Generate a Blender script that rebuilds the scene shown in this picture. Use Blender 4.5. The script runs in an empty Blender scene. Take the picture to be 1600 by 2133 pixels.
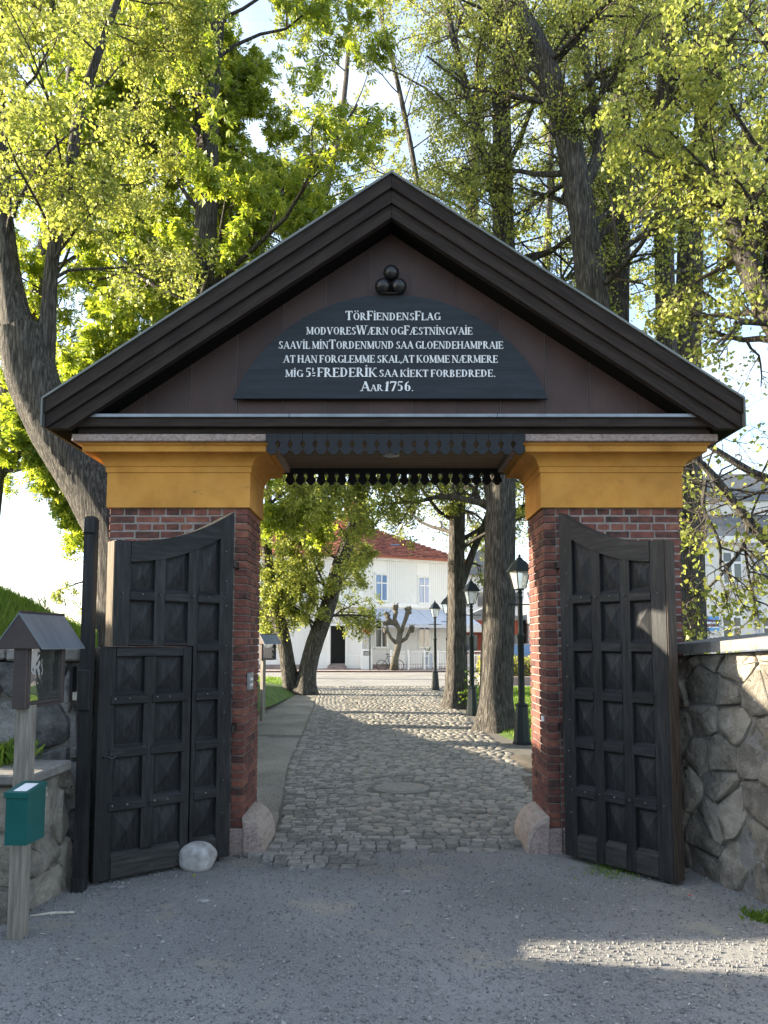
import bpy, math, random
import numpy as np
from math import sin, cos, tan, atan, atan2, radians, pi, sqrt, hypot
from mathutils import Matrix, Vector
random.seed(7); rng = np.random.default_rng(11)
SC = bpy.context.scene; COL = SC.collection
# ------------------------------------------------------------------ camera
EYE, PITCH, FPX, VP = 1.78, radians(4.8), 1560.0, 1207.0
cam = bpy.data.cameras.new('camera'); camo = bpy.data.objects.new('camera', cam); COL.objects.link(camo)
camo.location = (0, 0, EYE); camo.rotation_euler = (radians(90) + PITCH, 0, 0)
cam.sensor_fit = 'VERTICAL'; cam.sensor_height = 36; cam.lens = FPX / 2133 * 36
cam.shift_y = (VP - 1066.5) / 2133; cam.clip_end = 2000; cam.clip_start = .05
SC.camera = camo
# ------------------------------------------------------------------ light
SUN_EL, SUN_AZ = radians(16.6), radians(9.0)       # azimuth: from -x turned towards +y
sun_to = Vector((-cos(SUN_AZ) * cos(SUN_EL), sin(SUN_AZ) * cos(SUN_EL), sin(SUN_EL)))
sl = bpy.data.lights.new('sun', 'SUN'); sl.energy = 5.0; sl.angle = radians(.53); sl.color = (1, .88, .69)
so = bpy.data.objects.new('sun', sl); COL.objects.link(so)
so.rotation_euler = (-sun_to).to_track_quat('-Z', 'Y').to_euler(); so.location = (-20, 5, 12)
W = bpy.data.worlds.new('World'); SC.world = W; W.use_nodes = True
nt = W.node_tree; nt.nodes.clear()
def N(t, ty, **k):
    n = t.nodes.new(ty)
    for a, b in k.items(): setattr(n, a, b)
    return n
wo = N(nt, 'ShaderNodeOutputWorld'); bg = N(nt, 'ShaderNodeBackground'); bg.inputs[1].default_value = .13
sk = N(nt, 'ShaderNodeTexSky', sky_type='NISHITA'); sk.sun_disc = False; sk.sun_elevation = SUN_EL
sk.sun_rotation = atan2(sun_to.x, sun_to.y); sk.air_density = 1.0; sk.dust_density = 1.4; sk.ozone_density = 1.6
tc = N(nt, 'ShaderNodeTexCoord'); mp = N(nt, 'ShaderNodeMapping'); mp.inputs['Scale'].default_value = (1.4, 1.4, 4.2)
cn = N(nt, 'ShaderNodeTexNoise'); cn.inputs['Scale'].default_value = 3.2; cn.inputs['Detail'].default_value = 8; cn.inputs['Roughness'].default_value = .6
cr = N(nt, 'ShaderNodeValToRGB'); cr.color_ramp.elements[0].position = .42; cr.color_ramp.elements[1].position = .66
mx = N(nt, 'ShaderNodeMixRGB'); mx.inputs[2].default_value = (2.5, 2.62, 2.85, 1)
L = nt.links.new
L(tc.outputs['Generated'], mp.inputs[0]); L(mp.outputs[0], cn.inputs['Vector']); L(cn.outputs['Fac'], cr.inputs[0])
ml = N(nt, 'ShaderNodeMath', operation='MULTIPLY_ADD'); ml.inputs[1].default_value = .5; ml.inputs[2].default_value = .14; L(cr.outputs[0], ml.inputs[0])
L(ml.outputs[0], mx.inputs[0]); L(sk.outputs[0], mx.inputs[1]); L(mx.outputs[0], bg.inputs[0]); L(bg.outputs[0], wo.inputs[0])
SC.view_settings.view_transform = 'Standard'; SC.view_settings.look = 'None'
SC.view_settings.exposure = 2.25; SC.view_settings.gamma = 1; SC.view_settings.use_curve_mapping = False
SC.cycles.max_bounces = 8; SC.cycles.transparent_max_bounces = 8; SC.cycles.diffuse_bounces = 4
# ------------------------------------------------------------------ measuring helpers: a pixel of the photograph at a known distance
def ray(u, v):
    a, b = (u - 800) / FPX, (VP - v) / FPX
    return (a, cos(PITCH) - b * sin(PITCH), sin(PITCH) + b * cos(PITCH))
def at(u, v, Y):
    d = ray(u, v); t = Y / d[1]; return (t * d[0], EYE + t * d[2])
def X(u, v, Y): return at(u, v, Y)[0]
def Z(v, Y): return at(800, v, Y)[1]
def gr(u, v):
    d = ray(u, v); t = -EYE / d[2]; return (t * d[0], t * d[1])
def pt(u, v, Y): x, z = at(u, v, Y); return Vector((x, Y, z))
# ------------------------------------------------------------------ materials
def newmat(name):
    m = bpy.data.materials.new(name); m.use_nodes = True; t = m.node_tree
    return m, t, t.nodes['Principled BSDF'], t.nodes['Material Output']
def ramp(t, cols, pos=None, interp='LINEAR'):
    r = N(t, 'ShaderNodeValToRGB'); e = r.color_ramp; e.interpolation = interp
    n = len(cols); pos = pos or [i / (n - 1) for i in range(n)]
    while len(e.elements) < n: e.elements.new(.5)
    for i in range(n):
        e.elements[i].position = pos[i]; c = cols[i]; e.elements[i].color = (c[0], c[1], c[2], 1)
    return r
def mat(name, cols, rough=.8, scale=6, stretch=(1, 1, 1), bump=.3, bscale=None, detail=6, pos=None, rand=0, spots=None,
        metal=0, dist=.01, spec=.3, hue=0, big=None, coord='Object', rot=0):
    """noise-coloured surface with fine relief; rand varies value between pieces; spots = (colour, scale, threshold)"""
    m, t, p, o = newmat(name); lk = t.links.new
    tc = N(t, 'ShaderNodeTexCoord'); mp = N(t, 'ShaderNodeMapping'); mp.inputs['Scale'].default_value = stretch
    lk(tc.outputs[coord], mp.inputs[0])
    if rot:
        mp0 = N(t, 'ShaderNodeMapping'); mp0.inputs['Rotation'].default_value = (0, rot, 0); lk(tc.outputs[coord], mp0.inputs[0]); lk(mp0.outputs[0], mp.inputs[0])
    inf = N(t, 'ShaderNodeObjectInfo'); geo = N(t, 'ShaderNodeNewGeometry')
    ad = N(t, 'ShaderNodeMath', operation='ADD'); lk(inf.outputs['Random'], ad.inputs[0]); lk(geo.outputs['Random Per Island'], ad.inputs[1])
    fr = N(t, 'ShaderNodeMath', operation='FRACT'); lk(ad.outputs[0], fr.inputs[0])
    off = N(t, 'ShaderNodeVectorMath', operation='ADD'); lk(mp.outputs[0], off.inputs[0])
    ms = N(t, 'ShaderNodeMath', operation='MULTIPLY'); ms.inputs[1].default_value = 17 if rand else 0
    lk(fr.outputs[0], ms.inputs[0]); lk(ms.outputs[0], off.inputs[1])
    n1 = N(t, 'ShaderNodeTexNoise'); n1.inputs['Scale'].default_value = scale; n1.inputs['Detail'].default_value = detail
    n1.inputs['Roughness'].default_value = .62; lk(off.outputs[0], n1.inputs['Vector'])
    fac = n1.outputs['Fac']
    if rand:
        mr = N(t, 'ShaderNodeMath', operation='MULTIPLY_ADD'); lk(fr.outputs[0], mr.inputs[0]); mr.inputs[1].default_value = rand
        sb = N(t, 'ShaderNodeMath', operation='SUBTRACT'); lk(fac, sb.inputs[0]); sb.inputs[1].default_value = rand / 2
        lk(sb.outputs[0], mr.inputs[2]); fac = mr.outputs[0]
    r = ramp(t, cols, pos or [.3 + .4 * i / (len(cols) - 1) for i in range(len(cols))]); lk(fac, r.inputs[0]); c = r.outputs[0]
    if spots:
        for sp in (spots if isinstance(spots, list) else [spots]):
            n2 = N(t, 'ShaderNodeTexNoise'); n2.inputs['Scale'].default_value = sp[1]; n2.inputs['Detail'].default_value = 7; n2.inputs['Roughness'].default_value = .7
            lk(off.outputs[0], n2.inputs['Vector'])
            rr = ramp(t, [(0, 0, 0), (1, 1, 1)], [sp[2], min(1, sp[2] + .07)]); lk(n2.outputs['Fac'], rr.inputs[0])
            mm = N(t, 'ShaderNodeMixRGB'); lk(rr.outputs[0], mm.inputs[0]); lk(c, mm.inputs[1]); mm.inputs[2].default_value = (*sp[0], 1); c = mm.outputs[0]
    if big:
        n3 = N(t, 'ShaderNodeTexNoise'); n3.inputs['Scale'].default_value = big[0]; n3.inputs['Detail'].default_value = 4
        lk(tc.outputs[coord], n3.inputs['Vector'])
        r3 = ramp(t, [(1 - big[1],) * 3, (1 + big[1] * .6,) * 3], [.35, .65]); lk(n3.outputs['Fac'], r3.inputs[0])
        mm = N(t, 'ShaderNodeMixRGB', blend_type='MULTIPLY'); mm.inputs[0].default_value = 1; lk(c, mm.inputs[1]); lk(r3.outputs[0], mm.inputs[2]); c = mm.outputs[0]
    lk(c, p.inputs['Base Color'])
    p.inputs['Roughness'].default_value = rough; p.inputs['Metallic'].default_value = metal; p.inputs['Specular IOR Level'].default_value = spec
    if bump:
        nb = N(t, 'ShaderNodeTexNoise'); nb.inputs['Scale'].default_value = bscale or scale * 3; nb.inputs['Detail'].default_value = 8
        nb.inputs['Roughness'].default_value = .65; lk(off.outputs[0], nb.inputs['Vector'])
        bp = N(t, 'ShaderNodeBump'); bp.inputs['Strength'].default_value = bump; bp.inputs['Distance'].default_value = dist
        lk(nb.outputs['Fac'], bp.inputs['Height']); lk(bp.outputs[0], p.inputs['Normal'])
    return m
def leafmat(name, c1, c2, c3, trans=.5, rough=.45):
    m, t, p, o = newmat(name); lk = t.links.new
    g = N(t, 'ShaderNodeNewGeometry'); r = ramp(t, [c1, c2, c3]); lk(g.outputs['Random Per Island'], r.inputs[0])
    tl = N(t, 'ShaderNodeBsdfTranslucent'); mx = N(t, 'ShaderNodeMixShader'); mx.inputs[0].default_value = trans
    lk(r.outputs[0], p.inputs['Base Color']); p.inputs['Roughness'].default_value = rough; p.inputs['Specular IOR Level'].default_value = .25
    hs = N(t, 'ShaderNodeHueSaturation'); hs.inputs['Hue'].default_value = .487; hs.inputs['Value'].default_value = 1.5; hs.inputs['Saturation'].default_value = 1.12
    lk(r.outputs[0], hs.inputs['Color']); lk(hs.outputs[0], tl.inputs[0])
    lk(p.outputs[0], mx.inputs[1]); lk(tl.outputs[0], mx.inputs[2]); lk(mx.outputs[0], o.inputs[0])
    return m
def plain(name, c, rough=.5, metal=0, spec=.5, **k):
    m, t, p, o = newmat(name); p.inputs['Base Color'].default_value = (*c, 1); p.inputs['Roughness'].default_value = rough
    p.inputs['Metallic'].default_value = metal; p.inputs['Specular IOR Level'].default_value = spec
    for a, b in k.items(): p.inputs[a].default_value = b
    return m
M = {}
M['brick'] = mat('brick', [(.045, .03, .027), (.125, .05, .04), (.17, .064, .048), (.25, .105, .068)], .88, 14, bump=.6, bscale=70, rand=.42, pos=[.2, .42, .58, .8],
                 spots=[((.34, .29, .27), 34, .66), ((.05, .035, .035), 20, .68)], dist=.006)
M['mortar'] = mat('mortar', [(.17, .155, .14), (.3, .275, .25)], .95, 9, bump=.6, bscale=60)
M['ochre'] = mat('ochre_plaster', [(.38, .17, .032), (.47, .225, .045), (.53, .265, .06)], .85, 3.5, bump=.4, bscale=45, spots=[((.25, .13, .05), 4, .63), ((.60, .45, .27), 22, .71), ((.2, .11, .05), 30, .73)], dist=.008, big=(1.6, .18))
M['granite'] = mat('pink_granite', [(.16, .12, .11), (.3, .235, .215), (.38, .31, .28)], .85, 45, bump=.6, bscale=60, big=(2, .18), dist=.006)
M['guard'] = mat('guard_stone', [(.22, .175, .15), (.33, .27, .23), (.38, .32, .28)], .8, 8, stretch=(1, 1, 4), bump=.4, bscale=60, dist=.005, spots=((.14, .12, .11), 12, .66))
wood_spots = [((.075, .07, .066), 3.5, .62)]
M['door_v'] = mat('stained_wood_upright', [(.010, .0102, .011), (.019, .0193, .020), (.036, .0365, .037)], .62, 5, stretch=(9, 9, .8), bump=.55, bscale=14, rand=.12, spots=[((.10, .092, .083), 5, .72)], dist=.004, big=(1.1, .35), spec=.25)
M['door_h'] = mat('stained_wood_level', [(.010, .0102, .011), (.018, .0183, .019), (.035, .0355, .036)], .62, 5, stretch=(.8, 9, 9), bump=.55, bscale=14, rand=.12, spots=[((.10, .092, .083), 5, .72)], dist=.004, big=(1.1, .35), spec=.25)
M['door_low'] = mat('weathered_bottom_rail', [(.018, .018, .018), (.037, .036, .034), (.065, .062, .056)], .75, 5, stretch=(.8, 9, 9), bump=.6, bscale=14, dist=.004, spec=.2)
M['raw_wood'] = mat('bare_weathered_timber', [(.055, .042, .03), (.13, .1, .07), (.19, .15, .105)], .85, 5, stretch=(8, 8, .7), bump=.6, bscale=12, dist=.004, spots=((.02, .018, .015), 5, .66))
M['soffit'] = plain('black_soffit', (.005, .0045, .004), .9, 0, .1)
M['edge_dark'] = mat('dark_timber_edge', [(.02, .015, .012), (.045, .034, .026), (.08, .062, .048)], .85, 5, stretch=(8, 8, .7), bump=.6, bscale=12, dist=.004)
M['stud'] = mat('worn_stud_metal', [(.03, .03, .032), (.12, .12, .115), (.3, .29, .28)], .5, 60, metal=.5, bump=.2)
bk_ = dict(stretch=(.7, 8, 8), bump=.5, bscale=12, rand=.12, dist=.004, spots=[((.07, .058, .05), 9, .77)], spec=.2); bc_ = [(.014, .0103, .0088), (.026, .0192, .0165), (.040, .030, .0255)]
M['barge'] = mat('brown_stained_board', bc_, .75, 5, **bk_); M['barge_l'] = mat('brown_board_left', bc_, .75, 5, rot=radians(33), **bk_); M['barge_r'] = mat('brown_board_right', bc_, .75, 5, rot=radians(-33), **bk_)
M['seam'] = plain('seam_metal', (.075, .06, .055), .5, .3)
M['panel'] = mat('brown_sheet_metal', [(.036, .019, .017), (.050, .0275, .0235), (.060, .035, .030)], .55, 2.2, bump=.12, bscale=6, rand=.2, dist=.01, big=(1.4, .2), spec=.35)
M['flash'] = mat('grey_flashing', [(.16, .18, .2), (.25, .27, .3)], .45, 5, bump=.15, metal=.6)
M['roofmetal'] = mat('dull_roof_metal', [(.12, .13, .125), (.19, .2, .19)], .5, 4, bump=.1, metal=.5)
M['sign'] = mat('slate_blue_board', [(.009, .013, .018), (.0145, .020, .027), (.021, .028, .036)], .6, 4, stretch=(.7, 3, 7), bump=.5, bscale=12, dist=.004,
                spots=[((.003, .003, .004), 9, .64), ((.05, .048, .03), 6, .70)], spec=.3)
M['white_letter'] = mat('white_lettering', [(.55, .56, .57), (.78, .79, .8)], .7, 20, bump=0)
M['ball'] = mat('black_iron', [(.006, .006, .007), (.012, .012, .013)], .35, 6, bump=.35, bscale=12, spots=((.1, .095, .09), 9, .71), spec=.5)
M['frieze'] = mat('black_blue_board', [(.008, .0095, .0125), (.0145, .017, .022)], .6, 5, stretch=(.8, 6, 8), bump=.4, bscale=14, dist=.004)
M['ceil'] = mat('ceiling_board', [(.1, .075, .052), (.17, .13, .09)], .7, 4, stretch=(.8, 7, 7), bump=.3, bscale=10)
M['gravel'] = mat('gravel', [(.16, .157, .152), (.24, .235, .224), (.32, .312, .29)], .95, 90, bump=.7, bscale=110, dist=.015, big=(.7, .2), detail=6, spots=[((.30, .275, .225), 1.3, .56)])
M['pebble'] = mat('pebble', [(.16, .158, .155), (.23, .226, .217), (.30, .292, .275)], .9, 20, rand=.9, bump=.2)
M['path'] = mat('trodden_grit', [(.14, .13, .11), (.24, .22, .185), (.35, .32, .27)], .95, 45, bump=1, bscale=90, dist=.02, big=(.9, .25), spots=[((.36, .34, .3), 70, .66), ((.1, .09, .075), 2.2, .62)])
M['bed'] = mat('sandy_bed', [(.09, .082, .07), (.16, .148, .125)], .95, 12, bump=.6, bscale=60)
M['sett'] = mat('granite_sett', [(.12, .113, .10), (.19, .178, .155), (.28, .262, .23)], .75, 18, rand=.45, bump=.5, bscale=60, dist=.006)
M['cobble'] = mat('field_cobble', [(.13, .122, .104), (.19, .177, .15), (.26, .235, .195)], .7, 12, rand=.5, bump=.5, bscale=50, dist=.006, spec=.4)
M['street'] = mat('worn_street', [(.2, .19, .175), (.28, .265, .24)], .9, 3, bump=.4, bscale=40, big=(.3, .2))
M['lawn'] = mat('lawn_soil', [(.035, .06, .012), (.07, .12, .02), (.1, .16, .03)], .9, 5, bump=.6, bscale=40)
M['soil'] = mat('bare_earth', [(.06, .05, .038), (.12, .1, .078)], .95, 8, bump=.7, bscale=50)
M['grass'] = leafmat('grass_blade', (.08, .15, .02), (.13, .22, .03), (.2, .28, .05), .35, .5)
M['leaf_lime'] = leafmat('lime_leaf', (.15, .19, .05), (.25, .29, .07), (.38, .40, .11), .46)
M['leaf_chestnut'] = leafmat('chestnut_leaf', (.14, .21, .035), (.23, .30, .05), (.35, .39, .07), .5)
M['leaf_dark'] = leafmat('deep_leaf', (.06, .12, .02), (.1, .17, .02), (.16, .22, .03), .4)
M['leaf_hedge'] = leafmat('hedge_leaf', (.2, .22, .03), (.3, .3, .05), (.38, .36, .08), .4)
M['bark'] = mat('furrowed_bark', [(.016, .014, .012), (.08, .072, .062), (.23, .21, .18)], .95, 4.5, stretch=(9, 9, .95), bump=1, bscale=4, dist=.12, spots=[((.22, .22, .19), 7, .68), ((.06, .07, .03), 3, .62)])
M['twig'] = mat('twig_bark', [(.045, .037, .03), (.1, .082, .062)], .9, 4, bump=0)
M['stone'] = mat('rubble_stone', [(.055, .056, .056), (.14, .14, .135), (.26, .25, .235)], .85, 7, rand=.45, bump=1, bscale=22, dist=.03, spots=[((.4, .39, .37), 16, .68), ((.035, .035, .035), 9, .68)])
M['stone_warm'] = mat('rubble_stone_warm', [(.15, .135, .11), (.27, .24, .195), (.38, .34, .28)], .85, 7, rand=.3, bump=1, bscale=16, dist=.05, spots=[((.42, .4, .36), 11, .62), ((.05, .048, .045), 7, .62)])
M['wallmortar'] = mat('wall_mortar', [(.17, .16, .145), (.3, .285, .26)], .95, 5, bump=1, bscale=14, dist=.05, spots=((.06, .057, .052), 8, .62))
M['cap'] = mat('cap_slab', [(.15, .14, .125), (.26, .245, .22)], .85, 14, bump=.6, bscale=50, big=(2, .2))
M['boulder'] = mat('pale_boulder', [(.22, .21, .2), (.36, .345, .33), (.5, .49, .47)], .7, 13, bump=.5, bscale=26, dist=.012)
M['weathered'] = mat('weathered_post_wood', [(.13, .115, .095), (.22, .195, .16), (.3, .275, .235)], .85, 5, stretch=(8, 8, .7), bump=.6, bscale=12, dist=.004)
M['copper'] = mat('brown_copper', [(.065, .05, .05), (.09, .07, .068)], .45, 4, bump=.1, metal=.35)
M['copper_roof'] = mat('blue_grey_sheet', [(.16, .185, .215), (.24, .27, .3)], .38, 4, stretch=(1, 6, 1), bump=.1, metal=.5)
M['green'] = mat('teal_enamel', [(.004, .075, .068), (.006, .1, .09)], .35, 5, bump=.05, spec=.5)
M['white'] = mat('white_paint', [(.76, .76, .74), (.84, .84, .82)], .6, 2, bump=.1)
M['render'] = mat('white_render', [(.66, .64, .6), (.78, .76, .72)], .85, 2, bump=.2, big=(.3, .05))
M['redtile'] = mat('red_roof_tile', [(.14, .045, .03), (.25, .075, .045), (.33, .115, .07)], .8, 3, rand=.5, bump=.3)
M['slate'] = mat('grey_roof', [(.12, .125, .13), (.2, .205, .21)], .6, 3, bump=.2, rand=.3)
M['awning'] = mat('awning_cloth', [(.42, .46, .54), (.5, .54, .62)], .8, 2, bump=.1)
M['black'] = plain('black_paint', (.012, .014, .016), .4)
M['lampgreen'] = mat('dark_green_black_iron', [(.008, .013, .014), (.013, .02, .021)], .45, 8, bump=.15)
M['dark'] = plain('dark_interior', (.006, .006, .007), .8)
M['glass'] = plain('window_glass', (.03, .045, .06), .05, 0, 1.0)
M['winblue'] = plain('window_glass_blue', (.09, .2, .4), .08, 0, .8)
M['grey'] = mat('grey_metal', [(.22, .23, .24), (.3, .31, .32)], .4, 10, metal=.5, bump=0)
M['carpaint'] = plain('car_paint', (.22, .26, .31), .25, .3, .6)
M['rubber'] = plain('rubber', (.015, .015, .015), .8)
M['red'] = plain('sign_red', (.6, .015, .02), .45)
M['signwhite'] = plain('sign_white', (.8, .8, .8), .45)
M['redwall'] = mat('red_timber', [(.2, .05, .035), (.28, .075, .05)], .8, 4, bump=.2)
M['knob'] = mat('pollard_bark', [(.05, .045, .035), (.13, .12, .09)], .95, 6, bump=.8, bscale=12, dist=.03)
M['blue'] = plain('poster_blue', (.1, .3, .62), .5)
M['litter'] = mat('pale_litter', [(.35, .31, .25), (.6, .56, .48)], .8, 30, bump=.2)
mg, tg, pg, og = newmat('lamp_glass')
pg.inputs['Base Color'].default_value = (.85, .86, .84, 1); pg.inputs['Roughness'].default_value = .35; pg.inputs['Transmission Weight'].default_value = .75; pg.inputs['IOR'].default_value = 1.1
M['lampglass'] = mg
mg, tg, pg, og = newmat('display_glass')
pg.inputs['Base Color'].default_value = (.05, .055, .05, 1); pg.inputs['Roughness'].default_value = .02; pg.inputs['Specular IOR Level'].default_value = 1; pg.inputs['IOR'].default_value = 2.6
nz = N(tg, 'ShaderNodeTexNoise'); nz.inputs['Scale'].default_value = 3; bp_ = N(tg, 'ShaderNodeBump'); bp_.inputs['Strength'].default_value = .1; bp_.inputs['Distance'].default_value = .008
tg.links.new(nz.outputs['Fac'], bp_.inputs['Height']); tg.links.new(bp_.outputs[0], pg.inputs['Normal'])
M['display'] = mg
# ------------------------------------------------------------------ mesh builder
def W_(o):
    b = Matrix.LocRotScale(o.location, o.rotation_euler, o.scale)
    return (W_(o.parent) @ o.matrix_parent_inverse @ b) if o.parent else b
def link(o, parent=None, world=False):
    COL.objects.link(o)
    if parent:
        o.parent = parent
        if world: o.matrix_parent_inverse = W_(parent).inverted()
    return o
def tag(o, label=None, cat=None, group=None, kind=None):
    if label: o['label'] = label
    if cat: o['category'] = cat
    if group: o['group'] = group
    if kind: o['kind'] = kind
    return o
def thing(name, label, cat, loc=(0, 0, 0), rz=0, group=None):
    o = bpy.data.objects.new(name, None); o.location = loc; o.rotation_euler = (0, 0, rz); o.empty_display_size = .2
    COL.objects.link(o); return tag(o, label, cat, group)
class MB:
    def __init__(s): s.v = []; s.f = []; s.xf = None
    def add(s, vs, fs):
        k = len(s.v)
        if s.xf is not None: vs = [tuple(s.xf @ Vector(p)) for p in vs]
        s.v += [tuple(p) for p in vs]; s.f += [tuple(i + k for i in f) for f in fs]; return s
    def convex(s, vs, fs):
        c = [sum(p[i] for p in vs) / len(vs) for i in range(3)]; out = []
        for f in fs:
            a, b, d = (Vector(vs[f[0]]), Vector(vs[f[1]]), Vector(vs[f[2]])); n = (b - a).cross(d - a)
            m = sum((Vector(vs[i]) for i in f), Vector()) / len(f)
            out.append(f if n.dot(m - Vector(c)) >= 0 else tuple(reversed(f)))
        return s.add(vs, out)
    def box(s, x0, x1, y0, y1, z0, z1):
        vs = [(x, y, z) for x in (x0, x1) for y in (y0, y1) for z in (z0, z1)]
        return s.convex(vs, [(0, 1, 3, 2), (4, 5, 7, 6), (0, 1, 5, 4), (2, 3, 7, 6), (0, 2, 6, 4), (1, 3, 7, 5)])
    def cbox(s, x0, x1, y0, y1, z0, z1, c=.004, jit=0):
        X_, Y_, Z_ = (x0, x1), (y0, y1), (z0, z1); vs = []; idx = {}
        for i in (0, 1):
            for j in (0, 1):
                for k in (0, 1):
                    P = (X_[i], Y_[j], Z_[k]); q = (X_[i] + (c if i == 0 else -c), Y_[j] + (c if j == 0 else -c), Z_[k] + (c if k == 0 else -c))
                    jj = [random.uniform(-jit, jit) for _ in range(3)] if jit else (0, 0, 0)
                    for a in range(3):
                        p = [q[0], q[1], q[2]]; p[a] = P[a]; idx[(i, j, k, a)] = len(vs); vs.append(tuple(p[t] + jj[t] for t in range(3)))
        fs = []
        for s_ in (0, 1):
            fs += [(idx[s_, 0, 0, 0], idx[s_, 1, 0, 0], idx[s_, 1, 1, 0], idx[s_, 0, 1, 0]), (idx[0, s_, 0, 1], idx[1, s_, 0, 1], idx[1, s_, 1, 1], idx[0, s_, 1, 1]),
                   (idx[0, 0, s_, 2], idx[1, 0, s_, 2], idx[1, 1, s_, 2], idx[0, 1, s_, 2])]
        for i in (0, 1):
            for j in (0, 1):
                fs.append((idx[i, j, 0, 0], idx[i, j, 0, 1], idx[i, j, 1, 1], idx[i, j, 1, 0]))
                fs.append((idx[i, 0, j, 0], idx[i, 0, j, 2], idx[i, 1, j, 2], idx[i, 1, j, 0]))
                fs.append((idx[0, i, j, 1], idx[0, i, j, 2], idx[1, i, j, 2], idx[1, i, j, 1]))
                for k in (0, 1): fs.append((idx[i, j, k, 0], idx[i, j, k, 1], idx[i, j, k, 2]))
        return s.convex(vs, fs)
    def prism(s, poly, y0, y1, plane='xz'):
        """polygon in xz (or xy) swept along the third axis"""
        n = len(poly)
        A = sum(poly[i][0] * poly[(i + 1) % n][1] - poly[(i + 1) % n][0] * poly[i][1] for i in range(n))
        if A < 0: poly = poly[::-1]
        if plane == 'xz': vs = [(a, y0, b) for a, b in poly] + [(a, y1, b) for a, b in poly]
        elif plane == 'yz':
            vs = [(y0, a, b) for a, b in poly] + [(y1, a, b) for a, b in poly]
        else: vs = [(a, b, y0) for a, b in poly] + [(a, b, y1) for a, b in poly]
        f0, f1 = tuple(range(n)), tuple(range(2 * n - 1, n - 1, -1))
        sides = [(i, i + n, (i + 1) % n + n, (i + 1) % n) for i in range(n)]
        if plane == 'xz': fs = [f0, f1] + sides
        else: fs = [f0[::-1], f1[::-1]] + [q[::-1] for q in sides]
        return s.add(vs, fs)
    def tube(s, pts, rad, n=8, cap=True, prof=None):
        pts = [Vector(p) for p in pts]; rad = rad if hasattr(rad, '__len__') else [rad] * len(pts); vs = []; fs = []
        t0 = (pts[1] - pts[0]).normalized(); a = t0.cross(Vector((0, 0, 1)) if abs(t0.z) < .9 else Vector((1, 0, 0))).normalized()
        for i, p in enumerate(pts):
            t = (pts[min(i + 1, len(pts) - 1)] - pts[max(i - 1, 0)]).normalized()
            a = (a - t * a.dot(t)).normalized(); b = t.cross(a)
            for k in range(n):
                an = 2 * pi * k / n; r = rad[i] * (prof(i, an) if prof else 1); vs.append(p + (a * cos(an) + b * sin(an)) * r)
        for i in range(len(pts) - 1):
            for k in range(n): fs.append((i * n + k, i * n + (k + 1) % n, (i + 1) * n + (k + 1) % n, (i + 1) * n + k))
        if cap: fs += [tuple(range(n))[::-1], tuple(range(len(vs) - n, len(vs)))]
        return s.add(vs, fs)
    def lathe(s, prof, n=16, c=(0, 0, 0), rot=0):
        vs = []; fs = []
        for r, z in prof:
            for k in range(n):
                a = 2 * pi * k / n + rot; vs.append((c[0] + r * cos(a), c[1] + r * sin(a), c[2] + z))
        for i in range(len(prof) - 1):
            for k in range(n): fs.append((i * n + k, i * n + (k + 1) % n, (i + 1) * n + (k + 1) % n, (i + 1) * n + k))
        fs += [tuple(range(n))[::-1], tuple(range(len(vs) - n, len(vs)))]
        return s.add(vs, fs)
    def mesh(s, name, m, smooth=False):
        me = bpy.data.meshes.new(name); me.from_pydata(s.v, [], s.f); me.materials.append(m)
        if smooth: me.shade_smooth() if smooth == True else me.set_sharp_from_angle(angle=smooth)
        me.update(); return me
    def build(s, name, m, parent=None, world=True, smooth=False, kind=None, label=None, loc=None):
        o = bpy.data.objects.new(name, s.mesh(name, m, smooth))
        if loc: o.location = loc
        link(o, parent, world); tag(o, label, kind=kind); return o
def bigmesh(name, verts, quads, m, parent=None, kind=None, smooth=False):
    me = bpy.data.meshes.new(name); nv = len(verts); q = np.asarray(quads, dtype=np.int32); k = q.shape[1]
    me.vertices.add(nv); me.vertices.foreach_set('co', np.asarray(verts, dtype=np.float32).ravel())
    me.loops.add(q.size); me.loops.foreach_set('vertex_index', q.ravel())
    me.polygons.add(len(q)); me.polygons.foreach_set('loop_start', np.arange(len(q), dtype=np.int32) * k)
    me.polygons.foreach_set('loop_total', np.full(len(q), k, dtype=np.int32))
    if smooth: me.polygons.foreach_set('use_smooth', np.ones(len(q), dtype=bool))
    me.materials.append(m); me.update(calc_edges=True); me.validate()
    o = bpy.data.objects.new(name, me); link(o, parent, True)
    return tag(o, kind=kind)
def scatter(name, tv, tf, pos, size, m, parent=None, kind=None, ydir=None, squash=None, flat=False):
    """numpy copies of one small template (tv verts, tf faces) turned at random, joined in one mesh"""
    tv = np.asarray(tv, float); pos = np.asarray(pos, float); n = len(pos); size = np.asarray(size, float).reshape(-1, 1, 1)
    if flat:
        a = rng.uniform(0, 2 * pi, n); R = np.zeros((n, 3, 3)); R[:, 0, 0] = np.cos(a); R[:, 0, 1] = -np.sin(a); R[:, 1, 0] = np.sin(a); R[:, 1, 1] = np.cos(a); R[:, 2, 2] = 1
    else:
        y = rng.normal(size=(n, 3)) if ydir is None else np.asarray(ydir, float)
        y /= np.linalg.norm(y, axis=1, keepdims=True); z = rng.normal(size=(n, 3)); x = np.cross(y, z); x /= np.linalg.norm(x, axis=1, keepdims=True); z = np.cross(x, y)
        R = np.stack([x, y, z], axis=2)
    V = np.einsum('nij,kj->nki', R, tv) * size + pos[:, None, :]
    F = np.asarray(tf)[None] + (np.arange(n) * len(tv))[:, None, None]
    return bigmesh(name, V.reshape(-1, 3), F.reshape(-1, F.shape[2]), m, parent, kind)
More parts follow.
